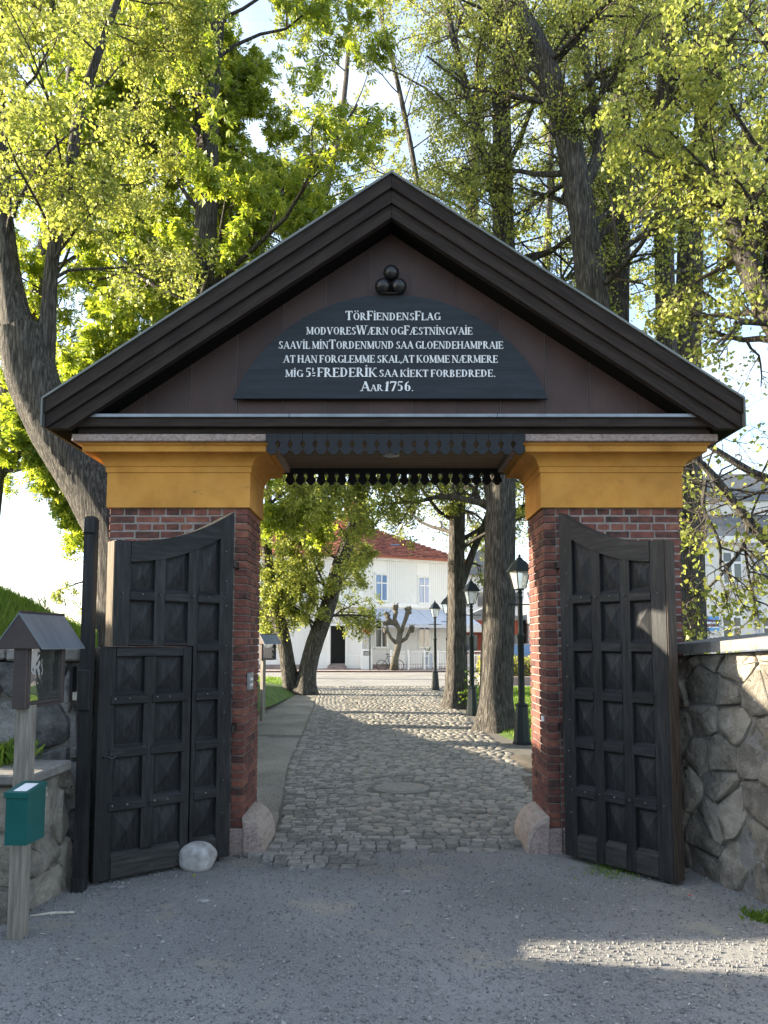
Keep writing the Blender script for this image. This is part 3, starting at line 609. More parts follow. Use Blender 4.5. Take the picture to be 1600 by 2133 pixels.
# painted Roman lettering
T, t_ = .19, .075
def G(w, *p): return (w, p)
def stem(x, y0=0, y1=1, w=T): return [('s', x, y0, x, y1, w), ('f', x, y0), ('f', x, y1)]
GL = {
 'A': G(.86, ('s', .10, 0, .42, 1, t_), ('s', .42, 1, .74, 0, T), ('s', .2, .34, .64, .34, t_), ('f', .1, 0), ('f', .75, 0)),
 'B': G(.74, *stem(.17), ('a', .3, .755, .26, .245, -90, 90), ('a', .3, .26, .32, .26, -90, 90), ('s', .17, .98, .32, .98, t_), ('s', .17, .51, .32, .51, t_), ('s', .17, .02, .32, .02, t_)),
 'D': G(.84, *stem(.17), ('a', .3, .5, .42, .5, -90, 90), ('s', .17, .97, .32, .97, t_), ('s', .17, .03, .32, .03, t_)),
 'E': G(.72, *stem(.17), ('s', .17, .97, .62, .97, t_), ('s', .17, .5, .5, .5, t_), ('s', .17, .03, .64, .03, t_), ('s', .61, .97, .61, .8, t_), ('s', .63, .03, .64, .22, t_), ('s', .5, .42, .5, .6, t_)),
 'F': G(.66, *stem(.17), ('s', .17, .97, .6, .97, t_), ('s', .17, .5, .46, .5, t_), ('s', .59, .97, .59, .8, t_), ('s', .46, .42, .46, .6, t_)),
 'G': G(.86, ('a', .46, .5, .38, .5, 50, 325), ('s', .74, .36, .74, .05, T), ('f', .74, .4), ('s', .71, .98, .71, .78, t_)),
 'H': G(.9, *stem(.17), *stem(.7), ('s', .17, .5, .7, .5, t_)),
 'I': G(.36, *stem(.18)),
 'i': G(.36, *stem(.18), ('d', .18, 1.2)),
 'K': G(.84, *stem(.17), ('s', .22, .42, .66, .98, t_), ('s', .32, .56, .7, 0, T), ('f', .66, 1), ('f', .72, 0)),
 'L': G(.68, *stem(.17), ('s', .17, .03, .6, .03, t_), ('s', .6, .03, .61, .24, t_)),
 'M': G(1.0, ('s', .14, 0, .14, 1, t_), ('s', .14, 1, .48, .08, T), ('s', .48, .08, .82, 1, t_), ('s', .83, 0, .83, 1, T), ('f', .14, 0), ('f', .83, 0), ('f', .14, 1), ('f', .83, 1)),
 'N': G(.9, ('s', .14, 0, .14, 1, t_), ('s', .14, 1, .72, 0, T), ('s', .72, 0, .72, 1, t_), ('f', .14, 0), ('f', .14, 1), ('f', .72, 1)),
 'O': G(.88, ('a', .44, .5, .37, .5, 0, 360)),
 'P': G(.7, *stem(.17), ('a', .3, .72, .3, .28, -90, 90), ('s', .17, .98, .32, .98, t_), ('s', .17, .45, .32, .45, t_)),
 'R': G(.82, *stem(.17), ('a', .3, .73, .28, .27, -90, 90), ('s', .17, .98, .32, .98, t_), ('s', .17, .47, .32, .47, t_), ('s', .36, .48, .68, 0, T), ('f', .7, 0)),
 'S': G(.66, ('a', .33, .745, .23, .245, 40, 270), ('a', .33, .26, .26, .26, -140, 90), ('s', .52, .96, .52, .76, t_), ('s', .09, .04, .09, .24, t_)),
 'T': G(.78, *stem(.39), ('s', .06, .97, .72, .97, t_), ('s', .07, .97, .07, .78, t_), ('s', .71, .97, .71, .78, t_)),
 'U': G(.88, ('s', .17, 1, .17, .3, T), ('s', .7, 1, .7, .3, t_), ('a', .435, .3, .265, .3, 180, 360), ('f', .17, 1), ('f', .7, 1)),
 'V': G(.84, ('s', .12, 1, .42, .02, T), ('s', .42, .02, .72, 1, t_), ('f', .12, 1), ('f', .72, 1)),
 'W': G(1.2, ('s', .1, 1, .36, .02, T), ('s', .36, .02, .58, 1, t_), ('s', .58, 1, .82, .02, T), ('s', .82, .02, 1.06, 1, t_), ('f', .1, 1), ('f', .58, 1), ('f', 1.06, 1)),
 'Æ': G(1.12, ('s', .08, 0, .46, 1, t_), ('s', .56, 0, .56, 1, T), ('s', .2, .34, .56, .34, t_), ('s', .46, .97, .98, .97, t_), ('s', .56, .52, .86, .52, t_), ('s', .56, .03, 1.0, .03, t_), ('s', .97, .97, .97, .8, t_), ('s', 1.0, .03, 1.01, .22, t_), ('f', .08, 0)),
 'Ö': G(.88, ('a', .44, .5, .37, .5, 0, 360), ('d', .28, 1.2), ('d', .6, 1.2)),
 '1': G(.42, ('s', .16, 0, .26, 1, T), ('s', .08, .8, .26, .98, t_), ('f', .17, 0)),
 '7': G(.62, ('s', .08, .95, .58, .95, T * .8), ('s', .58, .95, .26, 0, T * .8), ('s', .08, .95, .08, .78, t_)),
 '5': G(.64, ('s', .16, .95, .54, .95, T * .7), ('s', .16, .95, .16, .55, t_), ('a', .28, .32, .28, .32, -130, 110)),
 '6': G(.68, ('a', .34, .32, .26, .32, 0, 360), ('a', .44, .5, .36, .5, 90, 190)),
 '.': G(.3, ('d', .14, .06)), ',': G(.28, ('d', .12, .06), ('s', .14, .06, .08, -.16, t_)), ' ': G(.22,),
 't': G(.34, ('s', .12, .55, .12, 1.0, .09), ('s', .02, .84, .24, .84, t_), ('d', .27, .42), ('d', .27, .12), ('s', .04, .38, .18, .38, t_), ('s', .04, .1, .18, .1, t_)),
}
def glyph(mb, ch, x, z, sx, sz, y):
    w, prim = GL[ch]; k = 0
    def quad(P):
        nonlocal k; k += 1; yy = y - .00025 * (k % 9); n = len(P)
        A_ = sum(P[i][0] * P[(i + 1) % n][1] - P[(i + 1) % n][0] * P[i][1] for i in range(n))
        if A_ < 0: P = P[::-1]
        mb.add([(x + a * sx, yy, z + b * sz) for a, b in P], [tuple(range(n))])
    for p in prim:
        if p[0] == 's':
            _, xa_, ya, xb_, yb_, w_ = p; dx, dy = xb_ - xa_, yb_ - ya; l = hypot(dx, dy) or 1; nx, ny = -dy / l * w_ / 2, dx / l * w_ / 2
            if abs(dy) > abs(dx): nx, ny = (w_ / 2) * (1 if nx > 0 else -1), 0
            else: nx, ny = 0, w_ / 2
            quad([(xa_ + nx, ya + ny), (xa_ - nx, ya - ny), (xb_ - nx, yb_ - ny), (xb_ + nx, yb_ + ny)])
        elif p[0] == 'f': d = .035 if p[2] < .5 else -.035; quad([(p[1] - .15, p[2] + d - .035), (p[1] + .15, p[2] + d - .035), (p[1] + .15, p[2] + d + .035), (p[1] - .15, p[2] + d + .035)])
        elif p[0] == 'd': quad([(p[1] + .1 * cos(q * pi / 4), p[2] + .075 * sin(q * pi / 4)) for q in range(8)])
        else:
            _, cx_, cy_, rx, ry, s0, s1 = p; ns = max(4, int(abs(s1 - s0) / 20)); prev = None; yy = y - .00025 * ((k + 5) % 9); k += 1
            for q in range(ns + 1):
                a = radians(s0 + (s1 - s0) * q / ns); wd = t_ + (T - t_) * abs(cos(a)) ** 1.4
                o_, i_ = (cx_ + rx * cos(a), cy_ + ry * sin(a)), (cx_ + (rx - wd) * cos(a), cy_ + (ry - t_ - (wd - t_) * .2) * sin(a))
                if prev: mb.add([(x + c_[0] * sx, yy, z + c_[1] * sz) for c_ in (prev[0], o_, i_, prev[1])], [(3, 2, 1, 0)] if s1 > s0 else [(0, 1, 2, 3)])
                prev = (o_, i_)
    return w
# each line: runs of (text, cap height in pixels, small-cap height) with capitals marked by ^
LINES = [('^TÖR^FiENDENS^FLAG', 719, 918, 667, 19, 15.5), ('MODVORES^WÆRN OG^FÆSTNiNGVAiE', 638, 985, 697, 19, 15.5), ('SAAViL MiN^TORDENMUND SAA GLOENDEHAMPRAIE', 580, 1049, 726.5, 19, 15.5),
         ('AT HAN FORGLEMME SKAL,AT KOMME NÆRMERE', 590, 1038, 755.5, 19, 15.5), ('MiG ^5^t ^F^R^E^D^E^R^i^K SAA KiEKT FORBEDREDE.', 594, 1033, 785, 19, 14.8), ('^AAR ^1^7^5^6.', 751, 862, 814.5, 20, 13.5)]
for txt, u0, u1, vb, hc, hs in LINES:
    yl = ys - .004; xa_, zb = at(u0, vb, yl); xb_ = X(u1, vb, yl); px_ = Z(vb - 1, yl) - Z(vb, yl); seq = []; i = 0
    while i < len(txt):
        if txt[i] == '^': seq.append((txt[i + 1], hc)); i += 2
        else: seq.append((txt[i], hs)); i += 1
    tot = sum(GL[c][0] * h for c, h in seq); kx = (xb_ - xa_) / tot; x = xa_; mb = MB()
    for c, h in seq: glyph(mb, c, x + random.uniform(-.1, .1) * kx, zb + random.uniform(-.3, .3) * px_, h * kx, h * px_, yl); x += GL[c][0] * h * kx
    mb.build('lettering', M['white_letter'], gate)
# ------------------------------------------------------------------ gate leaves
ROWB = [.22 + .395 * k for k in range(6)]; PH = .30
def pyramid(x0, x1, z0, ztop, fs):
    """raised four-facet field; ztop is a function of x"""
    xm = (x0 + x1) / 2; i = .008; ht = (ztop(x0) + ztop(x1)) / 2; zm = (z0 + ht) / 2
    if abs(ztop(x0) - ztop(x1)) > .15: zm = z0 + (ht - z0) * .55
    vs = [(x0 + i, fs * .002, z0 + i), (x1 - i, fs * .002, z0 + i), (x1 - i, fs * .002, ztop(x1) - i), (xm, fs * .002, ztop(xm) - i), (x0 + i, fs * .002, ztop(x0) - i), (xm, fs * .038, zm), (xm, -fs * .01, zm)]
    return vs, [(0, 1, 5), (1, 2, 5), (2, 3, 5), (3, 4, 5), (4, 0, 5), (0, 6, 1), (1, 6, 2), (2, 6, 3), (3, 6, 4), (4, 6, 0)]
def rail(mb, x0, x1, z0, z1, fs, d=.042):
    P = [(0, z0), (fs * (d - .008), z0), (fs * d, z0 + .008), (fs * d, z1 - .030), (fs * .010, z1), (0, z1)]
    vs = [(x0, a, b) for a, b in P] + [(x1, a, b) for a, b in P]; n = 6
    return mb.convex(vs, [tuple(range(n)), tuple(range(n, 2 * n))] + [(i, (i + 1) % n, (i + 1) % n + n, i + n) for i in range(n)])
def leaf(hinge, free, fs, wicket_from=None):
    dx, dy = free[0] - hinge[0], free[1] - hinge[1]; Lg = hypot(dx, dy); rz = atan2(dy, dx)
    top = lambda x: ZT0 + (ZT1 - ZT0) * max(0, 1 - x / Lg) ** 2.1
    ZT0, ZT1 = 2.555, 2.89
    s0, s1, mu = .125, .12, .085; cw = (Lg - s0 - s1 - 2 * mu) / 3; cols = [(s0 + k * (cw + mu), s0 + k * (cw + mu) + cw) for k in range(3)]
    wx = cols[0][1] + mu * .35; ns = 14
    curve = [(Lg * k / ns, top(Lg * k / ns)) for k in range(ns + 1)]; ztop_w = ROWB[4] - .05
    back = MB()
    if wicket_from: P = [(0, .03), (wx, .03), (wx, ztop_w), (Lg, ztop_w)] + curve[::-1]
    else: P = [(0, .03), (Lg, .03)] + curve[::-1]
    def pr(mb, P, a, b):   # a..b measured towards the viewer side
        return mb.prism(P, min(fs * a, fs * b), max(fs * a, fs * b))
    pr(back, P, -.085, 0)
    lf = back.build('gate_leaf', M['door_v'], gate, world=False)
    lf.matrix_parent_inverse = W_(gate).inverted(); lf.location = (hinge[0], hinge[1], 0); lf.rotation_euler = (0, 0, rz)
    def sub(name, mb, m, **k): return mb.build(name, m, lf, world=False, **k)
    # stiles, muntins
    def upr(name, x0, x1, za, ztf, m=M['door_v'], d=.040, c=.006):
        P = [(x0, za), (x1, za), (x1, ztf(x1)), (x0, ztf(x0))]
        mb = MB(); mb.prism(P, min(0, fs * d), max(0, fs * d)); return sub(name, mb, m)
    rt = lambda x: top(x) - .16
    upr('stile', .0, s0, .03, top); za = ztop_w if wicket_from else .03
    upr('stile', Lg - s1, Lg, za, top)
    # curved head rail
    n2 = 10; xs_ = [s0 + (Lg - s0 - s1) * k / n2 for k in range(n2 + 1)]
    P = [(x + (.002 if i == 0 else -.002 if i == n2 else 0), rt(x)) for i, x in enumerate(xs_)] + [(x + (.002 if i == 0 else -.002 if i == n2 else 0), top(x)) for i, x in enumerate(xs_)][::-1]
    mb = MB(); mb.prism(P, min(0, fs * .046), max(0, fs * .046)); sub('head_rail', mb, M['door_h'])
    for i, (a, b) in enumerate(cols):
        for k in range(6):
            if wicket_from and i > 0 and k < 4: continue
            zt_ = (lambda x: rt(x)) if k == 5 else (lambda x, k=k: ROWB[k] + PH)
            vs, fc = pyramid(a, b, ROWB[k], zt_, fs); mb = MB(); mb.convex(vs, fc); sub('panel', mb, M['door_v'])
            if k > 0:
                mb = MB(); z0 = ROWB[k - 1] + PH
                if wicket_from and i > 0 and k == 4: z0 = ztop_w + .002
                rail(mb, a + .001, b - .001, z0, ROWB[k], fs, .046); sub('rail', mb, M['door_h'])
        if not (wicket_from and i > 0):
            mb = MB(); rail(mb, a + .001, b - .001, .035, ROWB[0], fs, .046); sub('bottom_rail', mb, M['door_low'])
    for i in (0, 1):
        a, b = cols[i][1], cols[i + 1][0]; z0 = .036
        if wicket_from and i == 0: b = wx; upr('muntin', a, b, z0, lambda x: ztop_w, d=.038); upr('muntin', a, cols[1][0], ztop_w + .001, lambda x: rt(x) - .001, d=.038)
        elif wicket_from: upr('muntin', a, b, ztop_w, lambda x: rt(x) - .001, d=.038)
        else: upr('muntin', a, b, z0, lambda x: rt(x) - .001, d=.038)
    st = [(x, ROWB[k] - .045) for k in (5, 1 if not wicket_from else 3) for x in ([(a + b) / 2 for a, b in cols] + [cols[0][1] + mu / 2, cols[1][1] + mu / 2, Lg - s1 * .5, s0 * .7])]
    if wicket_from: st = [q for q in st if q[1] > 1.8 or q[0] < wx] + [((cols[0][0] + cols[0][1]) / 2, ROWB[1] - .045)]
    for k in range(9): st.append((s0 * .55 + random.uniform(-.01, .01), .35 + k * .28 + random.uniform(-.06, .06)))
    for x, z in st:
        if wicket_from and x > wx and z < 1.8: continue
        r_ = random.uniform(.006, .008) if z > 0 else .006; mb = MB(); yy = fs * .0475
        mb.tube([(x, yy - fs * .008, z), (x, yy + fs * .004, z), (x, yy + fs * .008, z)], [r_, r_, r_ * .4], 8); sub('stud', mb, M['stud'])
    # free edge: bare timber
    e0 = (ztop_w if wicket_from else .032); mb = MB(); mb.box(Lg + .001, Lg + .012, min(-fs * .085, fs * .036), max(-fs * .085, fs * .036), e0, 2.55); sub('edge_batten', mb, M['raw_wood'] if wicket_from else M['edge_dark'])
    for z in (.55, 2.35):
        mb = MB(); mb.tube([(-.03, -fs * .03, z - .06), (-.03, -fs * .03, z + .06)], .02, 8); sub('hinge', mb, M['black'])
    return lf, Lg, wx, cols
def gpt(u, v, zb):       # ground-plane point for a pixel at height zb
    d = ray(u, v); t = (zb - EYE) / d[2]; return (t * d[0], t * d[1])
hr, fr_ = gpt(1184, 1778, .03), gpt(1411, 1838, .03)
leafR = leaf((hr[0], hr[1]), fr_, -1)
hl, fl = gpt(471, 1781, .03), gpt(216, 1836, .03)
leafL = leaf((hl[0], hl[1]), fl, 1, True)
# wicket door, ajar, a part of the gateway
t = leafL[2] / leafL[1]; wh = (hl[0] + (fl[0] - hl[0]) * t - .004, hl[1] + (fl[1] - hl[1]) * t - .004); wf = gpt(189, 1838, .03)
dx, dy = wf[0] - wh[0], wf[1] - wh[1]; Lw = hypot(dx, dy)
wk = MB(); wk.box(.004, Lw, -.045, 0, .03, ROWB[4] - .055); wk = wk.build('wicket_door', M['door_v'], gate, world=False)
wk.matrix_parent_inverse = W_(gate).inverted(); wk.location = (wh[0], wh[1], 0); wk.rotation_euler = (0, 0, atan2(dy, dx))
zt_w = ROWB[4] - .055; s0 = .075; s1 = .125; mu = .095; cw = (Lw - s0 - s1 - mu) / 2; wc = [(s0, s0 + cw), (s0 + cw + mu, s0 + 2 * cw + mu)]
def wsub(name, mb, m): return mb.build(name, m, wk, world=False)
for a, b, nm in ((.004, s0, 'stile'), (wc[0][1], wc[1][0], 'muntin'), (Lw - s1, Lw, 'stile')):
    z0, z1 = (.03, zt_w) if nm == 'stile' else (ROWB[0], zt_w - .075)
    mb = MB(); mb.cbox(a, b, 0.0005, .038, z0, z1, .004); wsub(nm, mb, M['door_v'])
mb = MB(); mb.cbox(s0 + .001, Lw - s1 - .001, .0005, .042, zt_w - .072, zt_w, .004); wsub('top_rail', mb, M['door_h'])
mb = MB(); rail(mb, s0 + .001, Lw - s1 - .001, .032, ROWB[0], 1, .044); wsub('bottom_rail', mb, M['door_low'])
for a, b in wc:
    for k in range(4):
        zt_ = lambda x, k=k: min(ROWB[k] + PH, zt_w - .075)
        vs, fc = pyramid(a, b, ROWB[k], zt_, 1); mb = MB(); mb.convex(vs, fc); wsub('panel', mb, M['door_v'])
        if k: mb = MB(); rail(mb, a - .03, b + .03, ROWB[k - 1] + PH, ROWB[k], 1, .046); wsub('rail', mb, M['door_h'])
        if k in (1, 3):
            for x in ((a + b) / 2, b - .01 if a < .2 else b):
                mb = MB(); mb.tube([(x, .04, ROWB[k] - .05), (x, .05, ROWB[k] - .05), (x, .054, ROWB[k] - .05)], [.009, .009, .004], 8); wsub('stud', mb, M['stud'])
lz = .93; mb = MB(); mb.tube([(Lw - .05, .038, lz), (Lw - .05, .075, lz), (Lw - .07, .085, lz + .006), (Lw - .10, .085, lz - .012), (Lw - .13, .085, lz + .008), (Lw - .15, .083, lz - .006), (Lw - .145, .083, lz + .018)], .006, 6); wsub('door_handle', mb, M['black'])
# small fittings on the piers
x, z0 = at(529, 1435, 6.78); z1 = Z(1400, 6.78); xi = X(516.5, 1057, YF)
mb = MB(); mb.cbox(xi + .001, xi + .028, 6.62, 6.80, z0 - .0, z1, .003); mb.build('keypad', M['grey'], gate)
for k in range(6):
    mb = MB(); mb.box(xi + .028, xi + .031, 6.64 + (k % 3) * .05, 6.67 + (k % 3) * .05, z0 + .03 + (k // 3) * .05, z0 + .055 + (k // 3) * .05); mb.build('key', M['signwhite'], gate)
xi = X(1131, 1057, YF); zz_ = Z(1497, 6.68); mb = MB(); mb.cbox(xi - .02, xi - .001, 6.64, 6.69, zz_ - .02, zz_ + .025, .003); mb.build('sensor_box', M['signwhite'], gate)
for z in (2.45, 1.05):
    for s, h_ in ((-1, hl), (1, hr)):
        mb = MB(); mb.cbox(h_[0] - .03, h_[0] + .03, h_[1] + .01, YF + .02, z - .03, z + .03, .004); mb.build('hinge_bracket', M['black'], gate)
# ------------------------------------------------------------------ rubble walls
def wall_core(root, pts, h, th, m=None):
    mb = MB(); (x0, y0), (x1, y1) = pts; dx, dy = x1 - x0, y1 - y0; l = hypot(dx, dy); return mb
# right wall: from behind the right leaf towards the camera
r0, r1 = Vector((2.31, 6.40, 0)), Vector((2.97, 3.9, 0)); A = (r1 - r0); LR = A.length; A = A / LR; Nn = Vector((A.y, -A.x, 0)); Nn = Nn if Nn.x < 0 else -Nn
wall = thing('stone_wall', 'rubble stone wall with slab coping right of the gate, half in sunlight', 'wall', (2.9, 5.2, 0))
lean = .10
H0, H1 = 1.66, 1.80
vs = []
for q, hh in ((r0, H0), (r1, H1)):
    b = q + Nn * 0; t2 = q - Nn * lean; k = q - Nn * .55
    vs += [tuple(b + Vector((0, 0, -.1))), tuple(t2 + Vector((0, 0, hh))), tuple(k + Vector((0, 0, hh))), tuple(k + Vector((0, 0, -.1)))]
mb = MB(); mb.convex(vs, [(0, 1, 2, 3), (4, 5, 6, 7), (0, 1, 5, 4), (1, 2, 6, 5), (2, 3, 7, 6), (0, 3, 7, 4)]); mb.build('mortar_core', M['wallmortar'], wall)
stone_wall(wall, (r0.x, r0.y, -.02), A, Nn, LR, H0 + .02, H1 + .02, .26, M['stone_warm'], lean, .03, 1.1)
k = 0; d = -.02
while d < LR:
    w = random.uniform(.55, .8); a = r0 + A * d; b = r0 + A * min(LR + .1, d + w - .012); hz0 = H0 + (H1 - H0) * d / LR + .005; hz1 = H0 + (H1 - H0) * min(1, (d + w) / LR) + .005
    th = random.uniform(.075, .095); o0 = Nn * (.03 - lean + random.uniform(0, .05) + .08); o1 = -Nn * .68; mb = MB()
    vs = [tuple(p + o + Vector((0, 0, z))) for p, z in ((a, hz0), (b, hz1)) for o in (o0, o1) for z in (z, z + th)]
    mb.convex(vs, [(0, 1, 3, 2), (4, 5, 7, 6), (0, 1, 5, 4), (2, 3, 7, 6), (0, 2, 6, 4), (1, 3, 7, 5)]); mb.build('coping_slab', M['cap'], wall); d += w
# left walls: tall part facing the viewer, low part in front of it
wall = thing('stone_wall', 'tall grey rubble wall behind the display case left of the gate', 'wall', (-3.6, 5.9, 0))
xr_ = -2.36
mb = MB(); mb.cbox(-6.5, xr_, 5.72, 6.35, -.1, 1.64, .03); mb.build('mortar_core', M['wallmortar'], wall)
stone_wall(wall, (-4.6, 5.72, -.02), Vector((1, 0, 0)), Vector((0, -1, 0)), 4.6 + xr_, 1.66, 1.66, .34, M['stone'], 0, .07, 1.3)
stone_wall(wall, (xr_, 5.72, -.02), Vector((0, 1, 0)), Vector((1, 0, 0)), .63, 1.66, 1.66, .34, M['stone'], 0, .06, 1.1)
x = -4.6
while x < xr_ - .2:
    w = random.uniform(.45, .7); b = min(x + w - .012, xr_ + .09); mb = MB(); mb.cbox(x, b, 5.62, 6.4, 1.645, 1.645 + random.uniform(.07, .1), .015, .008); mb.build('coping_slab', M['cap'], wall); x += w
wall = thing('low_stone_wall', 'low rubble wall with cap slabs at the left edge behind the green box', 'wall', (-3.2, 5.2, 0))
xl_ = X(52, 1640, 5.0)
mb = MB(); mb.cbox(-6.5, xl_, 4.98, 5.66, -.1, .86, .03); mb.build('mortar_core', M['wallmortar'], wall)
stone_wall(wall, (-4.3, 4.98, -.02), Vector((1, 0, 0)), Vector((0, -1, 0)), 4.3 + xl_, .88, .88, .27, M['stone_warm'], 0, .05, 1.3)
stone_wall(wall, (xl_, 4.98, -.02), Vector((0, 1, 0)), Vector((1, 0, 0)), .68, .88, .88, .27, M['stone_warm'], 0, .05, 1.2)
x = -4.3
while x < xl_ - .1:
    w = random.uniform(.4, .6); b = min(x + w - .012, xl_ + .1); mb = MB(); mb.cbox(x, b, 4.87, 5.5, .865, .865 + random.uniform(.06, .08), .012, .006); mb.build('cap_slab', M['cap'], wall); x += w
def blades(name, lab, cat, c, r, n, h, m=None, kind=None):
    x = rng.normal(0, r, n) + c[0]; y = rng.normal(0, r, n) + c[1]; hh = rng.uniform(.5, 1, n) * h; a = rng.uniform(0, 2 * pi, n); w = .006 + h * .02; lx, ly = rng.normal(0, .5, n) * hh, rng.normal(0, .5, n) * hh; z = np.full(n, c[2])
    V = np.stack([np.stack([x - np.cos(a) * w, y - np.sin(a) * w, z], 1), np.stack([x + np.cos(a) * w, y + np.sin(a) * w, z], 1), np.stack([x + lx * .5 + np.cos(a) * w * .7, y + ly * .5 + np.sin(a) * w * .7, z + hh * .7], 1), np.stack([x + lx, y + ly, z + hh], 1)], 1)
    o = bigmesh(name, V.reshape(-1, 3), np.arange(4 * n).reshape(-1, 4), m or M['grass'], None, kind); return tag(o, lab, None, None, 'stuff')
blades('weed_clump', 'bright green weeds growing on top of the low left wall', 'weeds', (X(8, 1600, 5.35), 5.35, .93), .09, 260, .17)
blades('grass_tuft', 'sunlit grass tuft at the foot of the right wall', 'grass tuft', (X(1588, 1905, 4.95), 4.97, .0), .05, 160, .07)
blades('grass_tuft', 'thin moss and grass under the right gate leaf', 'grass tuft', (X(1290, 1810, 5.95), 6.0, -.005), .13, 500, .022)
# ------------------------------------------------------------------ tall post beside the left leaf
Yp = 5.5; mb_root = thing('tall_post', 'tall slim black timber post standing left of the wicket door', 'post', (X(173, 1855, Yp), Yp, 0))
zt = Z(1075, Yp); xa_, xb_ = X(162, 1500, Yp), X(185, 1500, Yp)
mb = MB(); mb.prism([(xa_, -.05), (xb_, -.05), (xb_, zt - .02), (xb_ - .012, zt), (xa_ + .012, zt), (xa_, zt - .02)], Yp, Yp + .075); mb.build('post', M['door_v'], mb_root)
mb = MB(); mb.cbox(xa_ - .006, xb_ + .006, Yp - .022, Yp - .001, Z(1480, Yp), Z(1395, Yp), .006); mb.build('block', M['door_v'], mb_root)
mb = MB(); mb.cbox(xa_ - .008, xb_ + .003, Yp - .018, Yp - .001, -.02, .11, .006); mb.build('foot', M['door_v'], mb_root)
mb = MB(); mb.cbox(xa_ - .005, xb_ + .002, Yp - .014, Yp - .001, zt - .13, zt - .01, .008); mb.build('head', M['door_v'], mb_root)
# small latch box between post and wall
lb = thing('latch_box', 'small dark open-fronted wooden box on the wall end behind the tall post', 'box', (xr_ + .08, 5.74, 1.3))
x0_, x1_ = X(150, 1420, 5.7), X(165, 1420, 5.7); z0_, z1_ = Z(1458, 5.7), Z(1388, 5.7)
mb = MB(); mb.box(x0_, x0_ + .02, 5.66, 5.78, z0_, z1_); mb.box(x0_ + .021, x1_ + .03, 5.76, 5.78, z0_, z1_); mb.build('case', M['door_v'], lb)
mb = MB(); mb.box(x0_ + .021, x1_ + .03, 5.665, 5.755, z0_, z0_ + .06); mb.build('sill_block', M['litter'], lb)
# ------------------------------------------------------------------ display cases
def kiosk(loc, rz, label, group):
    r = thing('display_case', label, 'display case', loc, rz, group)
    def b(name, m, *a, c=.003, **k): mb = MB(); mb.cbox(*a, c); return mb.build(name, m, r, world=False, **k)
    b('post', M['weathered'], -.045, .045, -.045, .045, -.05, 1.40, c=.005)
    b('end_board', M['copper'], -.04, .045, -.095, -.07, 1.375, 1.745); b('end_board', M['copper'], -.04, .045, .36, .385, 1.375, 1.745)
    b('back_board', M['copper'], -.04, -.025, -.069, .359, 1.375, 1.745); b('bottom_board', M['copper'], -.024, .044, -.069, .359, 1.375, 1.392)
    for a in ((-.069, -.045, 1.393, 1.745), (.335, .359, 1.393, 1.745)): b('frame_bar', M['copper'], .03, .048, *a)
    b('frame_bar', M['copper'], .03, .048, -.044, .334, 1.393, 1.415)
    g = b('glass_pane', M['display'], .032, .038, -.044, .334, 1.416, 1.744, c=.001)
    for x, y, z in ((-.052, 0, 0),): b('notice_sheet', M['signwhite'], -.0245, -.023, .0, .14, 1.45, 1.70, c=.0005); b('notice_sheet', M['grass'], -.0245, -.023, .17, .3, 1.46, 1.66, c=.0005)
    e, rg = 1.747, 1.965; w = .155; y0, y1 = -.125, .43
    for s in (-1, 1):
        vs = [(0, y0, rg), (0, y1, rg), (s * w, y1, e), (s * w, y0, e), (0, y0, rg - .012), (0, y1, rg - .012), (s * w, y1, e - .01), (s * w, y0, e - .01)]
        mb = MB(); mb.convex(vs, [(0, 1, 2, 3), (4, 5, 6, 7), (0, 1, 5, 4), (2, 3, 7, 6), (1, 2, 6, 5), (0, 3, 7, 4)]); mb.build('roof_sheet', M['copper_roof'], r, world=False)
    for y in (y0 + .004, y1 - .012):
        mb = MB(); mb.prism([(-w + .006, e - .004), (w - .006, e - .004), (0, rg - .014)], y, y + .01); mb.build('gable_plate', M['copper'], r, world=False)
    mb = MB(); mb.tube([(0, y0 + .01, rg + .002), (0, y1, rg + .002)], .009, 6); mb.build('ridge_cap', M['copper'], r, world=False)
    b('soffit_board', M['dark'], -w + .02, w - .02, y0 + .02, y1 - .02, 1.7455, 1.7465, c=.0003)
    return r
pk = gpt(36, 1952, 0)
K1 = kiosk((pk[0], pk[1], 0), radians(-4), 'small roofed glass display case on a grey wooden post, by the left wall', 'display cases on posts')
def copy_tree(o, parent=None):
    c = o.copy(); COL.objects.link(c)
    if parent: c.parent = parent
    for ch in list(o.children): copy_tree(ch, c)
    return c
K2 = copy_tree(K1); K2.location = (X(548, 1400, 17.2), 17.2, 0); K2.rotation_euler = (0, 0, radians(-35)); K2['label'] = 'distant roofed display case on a post beside the footpath beyond the gate'
# teal box hung on the post
gb = thing('letter_box', 'teal green metal box with sloping lid fixed to the display case post', 'letter box', (pk[0], pk[1], 0), radians(-4))
mb = MB(); x0_, x1_, y0_, y1_ = .04, .17, -.25, -.047; gz0, gz1 = Z(1764, 4.42), Z(1664, 4.42)
vs = [(x0_, y0_, gz0), (x1_, y0_, gz0), (x1_, y1_, gz0), (x0_, y1_, gz0), (x0_, y0_, gz1), (x1_, y0_, gz1), (x1_, y1_, gz1 + .03), (x0_, y1_, gz1 + .03)]
mb.convex(vs, [(0, 1, 2, 3), (4, 5, 6, 7), (0, 1, 5, 4), (1, 2, 6, 5), (2, 3, 7, 6), (3, 0, 4, 7)]); mb.build('box', M['green'], gb, world=False)
mb = MB(); vs = [(x0_ - .008, y0_ - .01, gz1 + .001), (x1_ + .008, y0_ - .01, gz1 + .001), (x1_ + .008, y1_, gz1 + .031), (x0_ - .008, y1_, gz1 + .031)]; vs = vs + [(a, b, c + .03) for a, b, c in vs]
